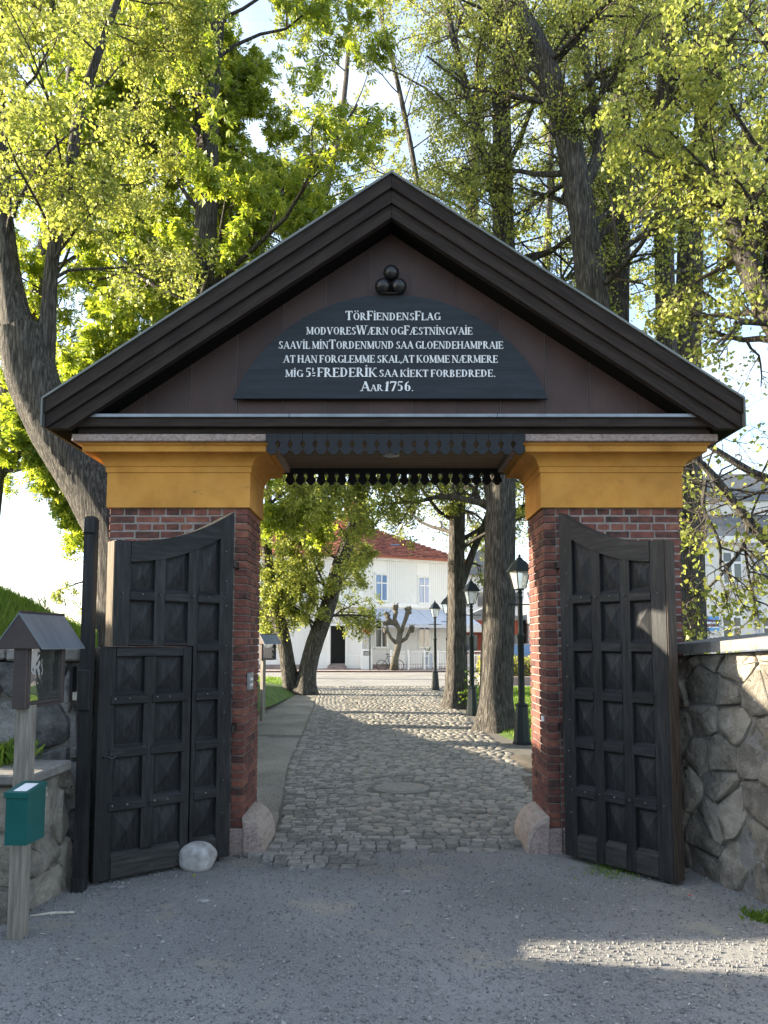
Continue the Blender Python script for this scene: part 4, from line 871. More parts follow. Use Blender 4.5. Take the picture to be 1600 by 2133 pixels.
mb.convex(vs, [(0, 1, 2, 3), (4, 5, 6, 7), (0, 1, 5, 4), (1, 2, 6, 5), (2, 3, 7, 6), (3, 0, 4, 7)]); mb.build('lid', M['green'], gb, world=False)
mb = MB(); vs = [(x0_ + .03, y0_ + .02, gz1 + .0345), (x1_ - .02, y0_ + .02, gz1 + .0345), (x1_ - .02, y1_ - .05, gz1 + .0545), (x0_ + .03, y1_ - .05, gz1 + .0545)]; vs = vs + [(a, b, c + .0015) for a, b, c in vs]
mb.convex(vs, [(0, 1, 2, 3), (4, 5, 6, 7), (0, 1, 5, 4), (1, 2, 6, 5), (2, 3, 7, 6), (3, 0, 4, 7)]); mb.build('lid_label', M['signwhite'], gb, world=False)
# boulder, stones, stick
def rock(name, lab, c, r, m, seed, kind=None, cat='stone'):
    mb = MB(); vs = []; fs = []; n, k = 28, 16; rs = random.Random(seed); ph = [(rs.uniform(.6, 2.2), rs.uniform(0, 6), Vector((rs.uniform(-1, 1), rs.uniform(-1, 1), rs.uniform(-1, 1)))) for _ in range(6)]
    for i in range(k + 1):
        for j in range(n):
            t, a = pi * i / k, 2 * pi * j / n; d = Vector((sin(t) * cos(a), sin(t) * sin(a), -cos(t)))
            s = 1 + sum(.04 * sin(f * 2.2 * d.dot(v) + p) for f, p, v in ph)
            d2 = Vector([abs(q) ** .95 * (1 if q > 0 else -1) for q in d]); vs.append((c[0] + d2.x * r[0] * s, c[1] + d2.y * r[1] * s, c[2] + d2.z * r[2] * s))
    for i in range(k):
        for j in range(n): fs.append((i * n + j, i * n + (j + 1) % n, (i + 1) * n + (j + 1) % n, (i + 1) * n + j))
    o = mb.add(vs, fs).build(name, m, None, smooth=True); return tag(o, lab, cat)
pb = gpt(405, 1815, 0); rock('boulder', 'smooth pale rounded boulder holding the left gate leaf open', (pb[0], pb[1] + .07, .082), (.15, .14, .108), M['boulder'], 12, cat='boulder')
p_ = gpt(240, 1850, 0); rock('flat_stone', 'flat pale stone lying in the gravel below the wicket door', (p_[0], p_[1], .0), (.075, .035, .012), M['boulder'], 5)
p_ = gpt(846, 1858, 0); rock('flat_stone', 'flat pale stone flush in the gravel before the gate opening', (p_[0], p_[1], -.002), (.05, .03, .010), M['boulder'], 6)
p_ = gpt(425, 1876, 0); rock('flat_stone', 'flat pale stone in the gravel in front of the boulder', (p_[0], p_[1], -.002), (.045, .03, .010), M['boulder'], 8)
p_ = gpt(1438, 1868, 0); o = rock('red_scrap', 'tiny crumpled red scrap lying on the gravel at right', (p_[0], p_[1], .006), (.014, .01, .008), M['red'], 9, cat='litter')
p_ = gpt(404, 1827, 0); rock('yellow_flower', 'tiny yellow flower head at the foot of the boulder', (p_[0], p_[1], .012), (.01, .01, .012), M['leaf_hedge'], 10, cat='flower')
a, b = gpt(62, 1912, 0), gpt(155, 1905, 0); mb = MB(); mb.tube([(a[0], a[1], .012), ((a[0] + b[0]) / 2, (a[1] + b[1]) / 2 + .012, .016), (b[0], b[1], .014)], [.006, .010, .008], 7); tag(mb.build('stick', M['litter'], None), 'pale broken stick lying on the gravel beside the display case post', 'stick')
# ------------------------------------------------------------------ lamp posts
def lamp(loc, label, Hh_=3.33, group='old lamp posts along the road', rz=0, sc=1.0):
    r = thing('lamp_post', label, 'lamp post', loc, rz, group); n = 8
    def lz(name, prof, m, n=8, rot=pi / 8, sm=False): mb = MB(); mb.lathe(prof, n, (0, 0, 0), rot); return mb.build(name, m, r, world=False, smooth=sm)
    lz('plinth', [(.165, -.05), (.165, .05), (.15, .06), (.105, .66), (.118, .68), (.118, .70), (.07, .72)], M['lampgreen'])
    lz('pole', [(.058, .72), (.055, 1.85), (.068, 1.87), (.068, 1.92), (.048, 1.94), (.042, 2.55), (.05, 2.58), (.03, 2.62), (.05, 2.66), (.028, 2.7)], M['lampgreen'], 12, 0, radians(35))
    mb = MB(); mb.tube([(-.26, 0, 2.45), (.26, 0, 2.45)], .013, 6); mb.build('ladder_bar', M['lampgreen'], r, world=False)
    lz('lantern_base', [(.06, 2.70), (.085, 2.715), (.085, 2.73), (.03, 2.74)], M['lampgreen'], 4, pi / 4)
    lz('lantern_glass', [(.105, 2.73), (.185, 3.04)], M['lampglass'], 4, pi / 4)
    for k in range(4):
        a = pi / 4 + k * pi / 2; mb = MB(); mb.tube([(.108 * cos(a), .108 * sin(a), 2.725), (.19 * cos(a), .19 * sin(a), 3.05)], .011, 5); mb.build('lantern_bar', M['lampgreen'], r, world=False)
    lz('lantern_roof', [(.235, 3.035), (.24, 3.05), (.20, 3.10), (.13, 3.20), (.07, 3.245)], M['lampgreen'], 4, pi / 4)
    lz('finial', [(.06, 3.235), (.062, 3.27), (.03, 3.285), (.022, 3.31), (.03, 3.325), (.004, 3.35)], M['lampgreen'], 8, 0, True)
    return r
lam = [((1088, 1551), 'nearest black lamp post, in the grass against the right brick pier'), ((984, 1491), 'black lamp post between the two tallest road trunks'),
       ((934, 1452), 'black lamp post half hidden behind the slimmer trunk'), ((907, 1438), 'far black lamp post left of the slimmer trunk')]
L0 = None
for (u, v), lab in lam:
    g_ = gr(u, v)
    if L0 is None: L0 = lamp((g_[0], g_[1], 0), lab); L0.rotation_euler = (0, 0, radians(20))
    else: c = copy_tree(L0); c.location = (g_[0], g_[1], 0); c['label'] = lab; c.rotation_euler = (0, 0, radians(random.uniform(5, 35)))
# ------------------------------------------------------------------ white house
B0 = Vector((-1.57, 49, 0)); RZH = radians(28.9)
house = thing('white_house', 'white two-storey timber house with red tiled roof beyond the street', 'house', (B0.x, B0.y, 0))
HZ = 7.5
def hbx(name, m, a, ro=None, c=.01, par=None, **k):
    """box given in facade coordinates (s along, d out of the wall, z) of wing 2 when ro, else of wing 1"""
    s0, s1, d0, d1, z0, z1 = a; mb = MB(); 
    mb.xf = (Matrix.Translation(B0) @ Matrix.Rotation(RZH, 4, 'Z')) if ro else Matrix.Translation(B0)
    mb.box(s0, s1, -d1, -d0, z0, z1); return mb.build(name, m, par or house, **k)
R = B0 + Vector((8.07 * cos(RZH), 8.07 * sin(RZH), 0))
foot = [(-14, 49), (B0.x, B0.y), (R.x, R.y), (R.x - 4.5, R.y + 8), (-14, 60)]
mb = MB(); mb.prism(foot, .0, HZ, 'xy'); 
def siding():
    m, t, p, o = newmat('white_siding'); lk = t.links.new; tc = N(t, 'ShaderNodeTexCoord'); p.inputs['Base Color'].default_value = (.76, .75, .72, 1); p.inputs['Roughness'].default_value = .6
    return m
M['siding'] = siding(); wl = mb.build('wall', M['siding'], house)
# raised upright cover strips make the board rhythm
def strips(ro, s0, s1, z0, z1, step=.16, skip=()):
    mb = MB(); mb.xf = (Matrix.Translation(B0) @ Matrix.Rotation(RZH, 4, 'Z')) if ro else Matrix.Translation(B0); s = s0
    while s < s1:
        if not any(a - .08 < s < b + .06 and not (z1 < c or z0 > d) for a, b, c, d in skip): mb.box(s, s + .045, -.03, .0, z0, z1)
        s += step
    mb.build('cover_strip', M['white'], house, kind='stuff')
wins2 = [(1.18, 1.98, 4.58, 6.24), (4.53, 5.30, 4.5, 6.2), (1.18, 1.98, 1.5, 3.2), (4.53, 5.30, 1.5, 3.2)]
wins1 = [(-9.2, -8.4, 4.6, 6.2), (-6.9, -6.1, 4.6, 6.2), (-9.2, -8.4, 1.5, 3.1), (-6.4, -5.5, 1.5, 3.1)]
wins1s = wins1 + [(-2.6, -.7, .3, 4.2)]
for z0, z1 in ((.35, 4.1), (4.4, 7.3)):
    strips(True, .3, 8.0, z0, z1, skip=wins2); strips(False, -12, -.3, z0, z1, skip=wins1s)
def window(a, ro, glass, par=house, mk=None):
    s0, s1, z0, z1 = a; f = hbx('window', M['white'], (s0 - .09, s1 + .09, .0, .05, z0 - .09, z1 + .09), ro, par=par)
    hbx('pane', glass, (s0, s1, .051, .06, z0, z1), ro, par=f)
    sm = (s0 + s1) / 2; hbx('glazing_bar', M['white'], (sm - .035, sm + .035, .061, .09, z0, z1), ro, par=f); zt_ = z0 + (z1 - z0) * .68
    hbx('glazing_bar', M['white'], (s0, s1, .0915, .10, zt_ - .035, zt_ + .035), ro, par=f); hbx('sill', M['white'], (s0 - .14, s1 + .14, .06, .16, z0 - .13, z0 - .09), ro, par=f); hbx('lintel_board', M['white'], (s0 - .14, s1 + .14, .06, .14, z1 + .09, z1 + .15), ro, par=f)
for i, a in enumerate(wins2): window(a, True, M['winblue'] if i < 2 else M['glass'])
for a in wins1: window(a, False, M['glass'])
hbx('string_course', M['white'], (.0, 8.1, .0, .09, 4.13, 4.37), True); hbx('string_course', M['white'], (-12.4, -.15, .0, .09, 4.13, 4.37), False)
hbx('corner_board', M['white'], (-.14, .16, .0, .12, .1, HZ), True); hbx('corner_board', M['white'], (-.4, -.15, .0, .13, .1, HZ), False)
hbx('cornice', M['white'], (-.2, 8.3, .0, .25, HZ - .25, HZ), True); hbx('cornice', M['white'], (-12.5, .0, .0, .25, HZ - .25, HZ), False)
hbx('base_course', M['granite'], (.17, 8.1, .0, .06, 0, .34), True); hbx('base_course', M['granite'], (-12.4, -.41, .0, .06, 0, .34), False)
# roof
e = .35; P0, P1, P2 = Vector((-14.3, 48.6, HZ)), Vector((B0.x - .05, 48.55, HZ)), Vector((R.x + .5, R.y - .35, HZ)); P3, P4 = Vector((R.x - 4.2, R.y + 8.4, HZ)), Vector((-14.3, 60.4, HZ))
G1, G2 = Vector((-14.3, 55, 11.0)), Vector((-2.9, 55.5, 11.0))
def slab(name, pts, m, par, th=.12):
    vs = [tuple(p) for p in pts] + [tuple(p - Vector((0, 0, th))) for p in pts]; n = len(pts); mb = MB()
    return mb.convex(vs, [tuple(range(n)), tuple(range(n, 2 * n))] + [(i, (i + 1) % n, (i + 1) % n + n, i + n) for i in range(n)]).build(name, m, par)
rf = slab('roof', [P0, P1, G2, G1], M['redtile'], house); slab('roof', [P1, P2, G2], M['redtile'], house); slab('roof', [P2, P3, G2], M['redtile'], house); slab('roof', [P4, P3, G2, G1], M['redtile'], house)
# tile courses on the two seen slopes
def courses(A0, A1, T0, T1, n):
    mb = MB()
    for k in range(n):
        t = k / n; a = A0.lerp(T0, t); b = A1.lerp(T1, t); nrm = (A1 - A0).cross(T0 - A0).normalized(); nrm = nrm if nrm.z > 0 else -nrm; L_ = (b - a).length; m_ = max(1, int(L_ / .3))
        for i in range(m_):
            if random.random() < .04: continue
            p = a.lerp(b, i / m_); q = a.lerp(b, (i + .9) / m_); up = (T0 - A0).normalized() * .28; o = nrm * random.uniform(.035, .06)
            mb.add([tuple(p + o), tuple(q + o), tuple(q + up + nrm * .01), tuple(p + up + nrm * .01), tuple(p), tuple(q)], [(0, 1, 2, 3), (4, 5, 1, 0)])
    mb.build('roof_tile', M['redtile'], house, kind='stuff')
courses(P0.lerp(P1, .3), P1, G1.lerp(G2, .3), G2, 24); courses(P1, P2, G2, G2 + Vector((.01, 0, 0)), 24)
cmb = MB(); cmb.cbox(-2.9, -2.1, 53.4, 54.2, 9.6, 12.6, .02); cmb.build('chimney', M['redtile'], house); cmb = MB(); cmb.cbox(-3.0, -2.0, 53.3, 54.3, 12.6, 12.8, .02); cmb.build('chimney_cap', M['cap'], house)
sk_ = hbx('skylight', M['winblue'], (3.2, 3.9, -1.75, -1.5, 8.55, 8.62), True)
# porch with open dark doorway
dx0, dx1 = (-112 / 1560 * 49) - B0.x, (-80 / 1560 * 49) - B0.x; dz = 2.85
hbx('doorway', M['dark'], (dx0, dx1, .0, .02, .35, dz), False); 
for i, s in enumerate((dx0 - 1.0, dx0 - .12, dx1 + .02, dx1 + 1.02)): hbx('porch_post', M['white'], (s, s + .1, .5, .62, .1, 4.05), False)
for a, b in ((dx0 - .9, dx0 - .12), (dx1 + .12, dx1 + 1.02)):
    pn = hbx('porch_panel', M['white'], (a, b, .5, .55, .1, 1.05), False); hbx('panel_field', M['siding'], (a + .1, b - .1, .551, .57, .25, .9), False, par=pn); hbx('side_screen', M['siding'], (a, b, .5, .52, 1.06, dz), False)
hbx('porch_beam', M['white'], (dx0 - 1.0, dx1 + 1.12, .5, .65, dz, dz + .12), False); hbx('porch_roof', M['white'], (dx0 - 1.1, dx1 + 1.2, .0, .75, 4.05, 4.18), False)
for a, b in ((dx0 - .9, dx0 - .05), (dx0 - .05, dx0 + .5), (dx0 + .5, dx1 + .1), (dx1 + .1, dx1 + 1.05)):
    for u, w_ in (((a, dz + .15), (b, 3.95)), ((b, dz + .15), (a, 3.95))):
        mb = MB(); mb.xf = Matrix.Translation(B0); mb.tube([(u[0], -.56, u[1]), (w_[0], -.56, w_[1])], .045, 4); mb.build('lattice_bar', M['white'], house)
for k in range(3): hbx('step', M['granite'], (dx0 - .1, dx1 + .1, .2 + .0, 1.1 - k * .28, .06 + k * .12, .06 + (k + 1) * .12 - .002), False)
hbx('open_door', M['white'], (dx0 + .0, dx0 + .06, .1, .75, .36, dz - .05), False)
# awning on the right wing
aw = thing('awning', 'pale blue-grey sloping awning over the terrace of the white house', 'awning', (B0.x, B0.y, 0))
mm = (Matrix.Translation(B0) @ Matrix.Rotation(RZH, 4, 'Z'))
for a, b in ((.35, 4.2), (4.26, 8.0)):
    vs = [(a, -.06, 4.02), (b, -.06, 4.02), (b, -2.35, 2.98), (a, -2.35, 2.98)]; mb = MB(); mb.xf = mm; vs += [(x, y, z - .025) for x, y, z in vs]
    mb.convex(vs, [(0, 1, 2, 3), (4, 5, 6, 7), (0, 1, 5, 4), (2, 3, 7, 6), (1, 2, 6, 5), (0, 3, 7, 4)]); mb.build('canopy', M['awning'], aw)
    mb = MB(); mb.xf = mm; mb.box(a, b, -2.39, -2.352, 2.72, 2.97); mb.build('valance', M['awning'], aw)
    for s in (a + .1, b - .1): mb = MB(); mb.xf = mm; mb.tube([(s, -.05, 3.0), (s, -2.3, 2.94)], .025, 6); mb.build('arm', M['white'], aw)
# picket fence
fn = thing('picket_fence', 'white picket fence round the terrace under the awning', 'fence', (B0.x + 1, B0.y - 2, 0)); mb = MB(); mb.xf = mm; s = .9
posts = [.9, 2.1, 3.3, 4.3, 5.6, 6.9, 8.2]
while s < 8.2:
    if not 3.3 < s < 3.5: mb.box(s, s + .06, -2.55, -2.52, .12, 1.02)
    s += .13
mb.build('picket', M['white'], fn, kind='stuff')
for s in posts: mb = MB(); mb.xf = mm; mb.cbox(s - .06, s + .06, -2.66, -2.53, .05, 1.3, .01); mb.build('fence_post', M['white'], fn)
for z in (.25, .86, 1.14):
    mb = MB(); mb.xf = mm; mb.box(.9, 8.2, -2.519, -2.48, z, z + .07); mb.build('fence_rail', M['white'], fn)
# white cabinet with a small dark sign
cb = thing('menu_cabinet', 'white cabinet with a small black sign left of the picket fence', 'cabinet', (B0.x, B0.y - 1.5, 0)); x0_, x1_ = X(752, 1375, 47.8), X(776, 1375, 47.8)
mb = MB(); mb.cbox(x0_, x1_, 47.8, 48.3, .06, 1.35, .02); mb.build('cabinet_body', M['white'], cb); mb = MB(); mb.box(x0_ + .16, x1_ - .12, 47.78, 47.799, .95, 1.22); mb.build('sign_plate', M['black'], cb)
mb = MB()
for k in range(3): mb.box(x0_ + .21, x1_ - .18 - .05 * (k % 2), 47.775, 47.779, .99 + k * .07, 1.015 + k * .07)
mb.build('sign_marks', M['signwhite'], cb)
# no-entry sign on a thin lamp pole
yq = 46.2; xq = X(770.5, 1350, yq)
sg = thing('sign_pole', 'thin dark street lamp pole carrying the no-entry sign', 'sign pole', (xq, yq, 0)); mb = MB(); mb.tube([(xq, yq, 0), (xq, yq, 2.85)], .045, 8); mb.build('pole', M['lampgreen'], sg)
mb = MB(); mb.lathe([(.08, 2.85), (.16, 3.12)], 4, (xq, yq, 0), pi / 4); mb.build('lantern', M['lampglass'], sg); mb = MB(); mb.lathe([(.24, 3.12), (.06, 3.36), (.02, 3.5)], 4, (xq, yq, 0), pi / 4); mb.build('lantern_roof', M['lampgreen'], sg)
ns = thing('no_entry_sign', 'round red no-entry sign with white bar beside the porch', 'road sign', (X(766, 1309, yq - .1), yq - .1, 2.4)); zq = Z(1309, yq - .1); xs_ = X(766, 1309, yq - .1)
def disc(name, r, y, m, par):
    mb = MB(); P = [(xs_ + r * cos(2 * pi * k / 28), zq + r * sin(2 * pi * k / 28)) for k in range(28)]; mb.prism(P, y, y + .02); return mb.build(name, m, par)
disc('rim', .36, yq - .10, M['signwhite'], ns); disc('disc', .325, yq - .122, M['red'], ns); mb = MB(); mb.box(xs_ - .23, xs_ + .23, yq - .128, yq - .1235, zq - .055, zq + .055); mb.build('bar', M['signwhite'], ns)
# planter and bicycle
pl_ = thing('planter', 'pale blue-grey tall planter with a spiky plant by the fence', 'planter', (X(890, 1380, 49), 49, 0)); xq = X(890, 1380, 49)
mb = MB(); mb.cbox(xq - .3, xq + .3, 48.6, 49.2, .06, 1.05, .02); mb.build('tub', M['awning'], pl_)
mb = MB()
for k in range(14):
    a = random.uniform(0, 2 * pi); l = random.uniform(.3, .55); mb.add([(xq - .03, 48.9, 1.0), (xq + .03, 48.9, 1.0), (xq + cos(a) * l * .6, 48.9 + sin(a) * l * .6, 1.05 + l)], [(0, 1, 2)])
mb.build('leaves', M['leaf_dark'], pl_)
by = 46.6; bx = X(795, 1385, by)
bk = thing('bicycle', 'dark bicycle leaning against the pollard tree trunk', 'bicycle', (bx, by, 0))
for s in (0, 1.05):
    mb = MB(); mb.tube([(bx + s + .33 * cos(2 * pi * k / 20), by + .02, .36 + .33 * sin(2 * pi * k / 20)) for k in range(21)], .022, 5, False); mb.build('wheel', M['rubber'], bk)
for nm, P in (('frame', [(0, .36), (.38, .92), (.95, .92), (.5, .36), (0, .36)]), ('frame', [(.5, .36), (.36, 1.02)]), ('fork', [(1.05, .36), (.92, 1.05)]), ('handlebar', [(.92, 1.05), (.98, 1.12), (1.1, 1.1)])):
    mb = MB(); mb.tube([(bx + x, by, z) for x, z in P], .02, 5); mb.build(nm, M['black'], bk)
mb = MB(); mb.cbox(bx + .22, bx + .5, by - .06, by + .06, 1.02, 1.07, .02); mb.build('saddle', M['black'], bk)
# ------------------------------------------------------------------ white building at the right
bR = thing('white_building', 'white rendered building with tall windows behind the right wall', 'building', (20, 40, 0))
mb = MB(); mb.box(15.0, 32, 40.0, 50, -.05, 7.35); mb.build('wall', M['render'], bR)
def rbox(name, m, x0, x1, y0, y1, z0, z1, par=bR): mb = MB(); mb.box(x0, x1, y0, y1, z0, z1); return mb.build(name, m, par)
rbox('cornice', M['white'], 14.8, 32.2, 39.7, 39.999, 7.1, 7.45); rbox('parapet', M['render'], 15.2, 31.5, 40.6, 49, 8.75, 9.5); mb = MB()
mb.prism([(39.7, 7.46), (40.7, 8.74), (49, 8.74), (49.5, 7.46)], 14.8, 32.2, 'yz'); mb.build('roof', M['slate'], bR); mb = MB(); mb.prism([(40.5, 9.51), (42.3, 11.4), (48, 11.4), (49.2, 9.51)], 15.0, 31.7, 'yz'); mb.build('roof', M['slate'], bR)
for z in (0, 1):
    for u0, u1 in ((1423, 1459), (1506, 1541), (1590, 1626)):
        va, vb = ((1152, 1213), (1287, 1345))[z]; x0_, x1_ = X(u0, va, 40), X(u1, va, 40); z1_, z0_ = Z(va, 40), Z(vb, 40)
        f = rbox('window', M['white'], x0_ - .1, x1_ + .1, 39.94, 39.999, z0_ - .1, z1_ + .1); rbox('pane', M['glass'], x0_, x1_, 39.92, 39.939, z0_, z1_, f); xm = (x0_ + x1_) / 2
        rbox('glazing_bar', M['white'], xm - .07, xm + .07, 39.88, 39.919, z0_, z1_, f); rbox('glazing_bar', M['white'], x0_, x1_, 39.86, 39.879, z0_ + (z1_ - z0_) * .66 - .06, z0_ + (z1_ - z0_) * .66 + .06, f); rbox('sill', M['white'], x0_ - .15, x1_ + .15, 39.80, 39.939, z0_ - .2, z0_ - .101, f)
x0_, x1_ = X(1470, 1300, 39.9), X(1499, 1300, 39.9); f = rbox('poster_board', M['blue'], x0_, x1_, 39.95, 39.999, Z(1314, 40), Z(1284, 40))
for k in range(4): rbox('poster_stripe', M['redtile'] if k % 2 else M['signwhite'], x0_ + .04, x1_ - .04, 39.94, 39.949, Z(1308 - k * 4.5, 40), Z(1305 - k * 4.5, 40), f)
rbox('downpipe', M['awning'], X(1572, 1200, 39.9), X(1578, 1200, 39.9), 39.85, 39.99, 0, 7.1)
# ------------------------------------------------------------------ buildings seen between the trunks
b2 = thing('red_house', 'low red-brown house glimpsed between the road trunks', 'house', (9, 62, 0)); mb = MB(); mb.box(6.2, 11.5, 62, 70, 0, 3.6); mb.build('wall', M['redwall'], b2)
mb = MB(); mb.prism([(6.0, 3.6), (11.7, 3.6), (8.9, 4.9)], 61.7, 70.3); mb.build('roof', M['slate'], b2); mb = MB(); mb.box(6.4, 9.8, 60.6, 61.9, 2.6, 3.0); mb.build('canopy', M['white'], b2)
for x in (6.8, 8.6, 10.2): mb = MB(); mb.box(x, x + .9, 61.93, 61.99, 1.0, 2.4); mb.build('window', M['glass'], b2)
b3 = thing('dark_roofed_house', 'house with dark roof and white lower wall behind the parked car', 'house', (16, 58, 0)); mb = MB(); mb.box(11.9, 16.5, 58, 66, 0, 3.4); mb.build('wall', M['render'], b3)
mb = MB(); mb.prism([(57.5, 3.3), (61.5, 5.9), (66.5, 3.3)], 11.7, 16.8, 'yz'); mb.build('roof', M['slate'], b3)
for x in (12.4, 13.8, 15.2): mb = MB(); mb.box(x, x + .8, 57.93, 57.99, 1.2, 2.6); mb.build('window', M['glass'], b3)
b4 = thing('grey_gabled_house', 'distant grey house with pitched roof between the right trunks', 'house', (10, 80, 0)); mb = MB(); mb.box(7.5, 15, 80, 90, 0, 9); mb.build('wall', M['render'], b4); mb = MB(); mb.prism([(7, 9), (15.5, 9), (11.2, 12.5)], 79.5, 90.5); mb.build('roof', M['slate'], b4)
for x in (8.2, 10, 12, 13.6):
    for z in (2.2, 5.6): mb = MB(); mb.box(x, x + .9, 79.93, 79.99, z, z + 1.5); mb.build('window', M['glass'], b4)
# car
car = thing('parked_car', 'pale grey-blue estate car parked behind the hedge and lamp post', 'car', (7.6, 41.5, 0)); cx_ = 5.9
body = [(0, .35), (0, .75), (.1, .95), (.95, 1.05), (1.7, 1.62), (2.2, 1.72), (3.9, 1.70), (4.45, 1.15), (4.5, .4)]; body = [(4.5 - a, b) for a, b in body]
mb = MB(); mb.prism([(cx_ + a, b - .02) for a, b in body], 41, 42.75); mb.build('body', M['carpaint'], car, smooth=radians(30))
gl = [(.62, 1.1), (.95, 1.60), (2.25, 1.62), (2.78, 1.58), (3.4, 1.1)]
for y in (40.985, 42.752): mb = MB(); mb.prism([(cx_ + a, b) for a, b in gl], y, y + .012); mb.build('side_window', M['winblue'], car)
mb = MB(); mb.convex([(cx_ + 3.58, 41.12, 1.08), (cx_ + 3.58, 42.6, 1.08), (cx_ + 2.86, 42.5, 1.60), (cx_ + 2.86, 41.25, 1.60), (cx_ + 3.62, 41.12, 1.09), (cx_ + 3.62, 42.6, 1.09), (cx_ + 2.9, 42.5, 1.63), (cx_ + 2.9, 41.25, 1.63)], [(0, 1, 2, 3), (4, 5, 6, 7), (0, 1, 5, 4), (2, 3, 7, 6), (1, 2, 6, 5), (0, 3, 7, 4)]); mb.build('windscreen', M['winblue'], car)
for x in (.85, 3.6):
    for y in (40.98, 42.55):
        mb = MB(); mb.tube([(cx_ + x, y, .33), (cx_ + x, y + .2, .33)], .33, 20); w_ = mb.build('wheel', M['rubber'], car); mb = MB(); mb.tube([(cx_ + x, y - .01, .33), (cx_ + x, y + .19, .33)], .2, 12); mb.build('rim', M['grey'], w_)
for y in (41.1, 42.3): mb = MB(); mb.cbox(cx_ + 4.47, cx_ + 4.52, y, y + .3, .72, .88, .01); mb.build('headlight', M['lampglass'], car)
# low kerb wall and hedge
kw = MB(); kw.cbox(4.0, 16, 31.6, 32.0, -.05, .34, .02); tag(kw.build('kerb_wall', M['granite'], None), 'low pink granite kerb wall in front of the hedge', 'kerb wall')
# ------------------------------------------------------------------ trees
LIME = ([(0, 0, 0), (.46, .48, .13), (0, 1.05, -.05), (-.46, .48, .13)], [(0, 1, 2, 3)])
cv, cf = [], []
for k, a in enumerate((-78, -40, 0, 40, 78)):
    a = radians(a); l = 1 - .1 * abs(a); b = len(cv); dx_, dy_ = sin(a), cos(a); nx_, ny_ = cos(a), -sin(a)
    cv += [(0, 0, 0), (dx_ * l * .68 + nx_ * .15, dy_ * l * .68 + ny_ * .15, -.12), (dx_ * l, dy_ * l, -.34), (dx_ * l * .68 - nx_ * .15, dy_ * l * .68 - ny_ * .15, -.12)]; cf.append((b, b + 1, b + 2, b + 3))
CHEST = (cv, cf)
def rotdir(d, ang):
    a = Vector((random.gauss(0, 1), random.gauss(0, 1), random.gauss(0, 1))); a = (a - d * a.dot(d)).normalized(); return (d * cos(ang) + a * sin(ang)).normalized()
def seen(p, mg=1.6):
    if p.y < 2: return True
    dep = p.y * cos(PITCH) + (p.z - EYE) * sin(PITCH); u = 800 + p.x / dep * FPX; v = VP - ((p.z - EYE) * cos(PITCH) - p.y * sin(PITCH)) / dep * FPX; m = mg / dep * FPX
    return -m < u < 1600 + m and -m < v < 2133
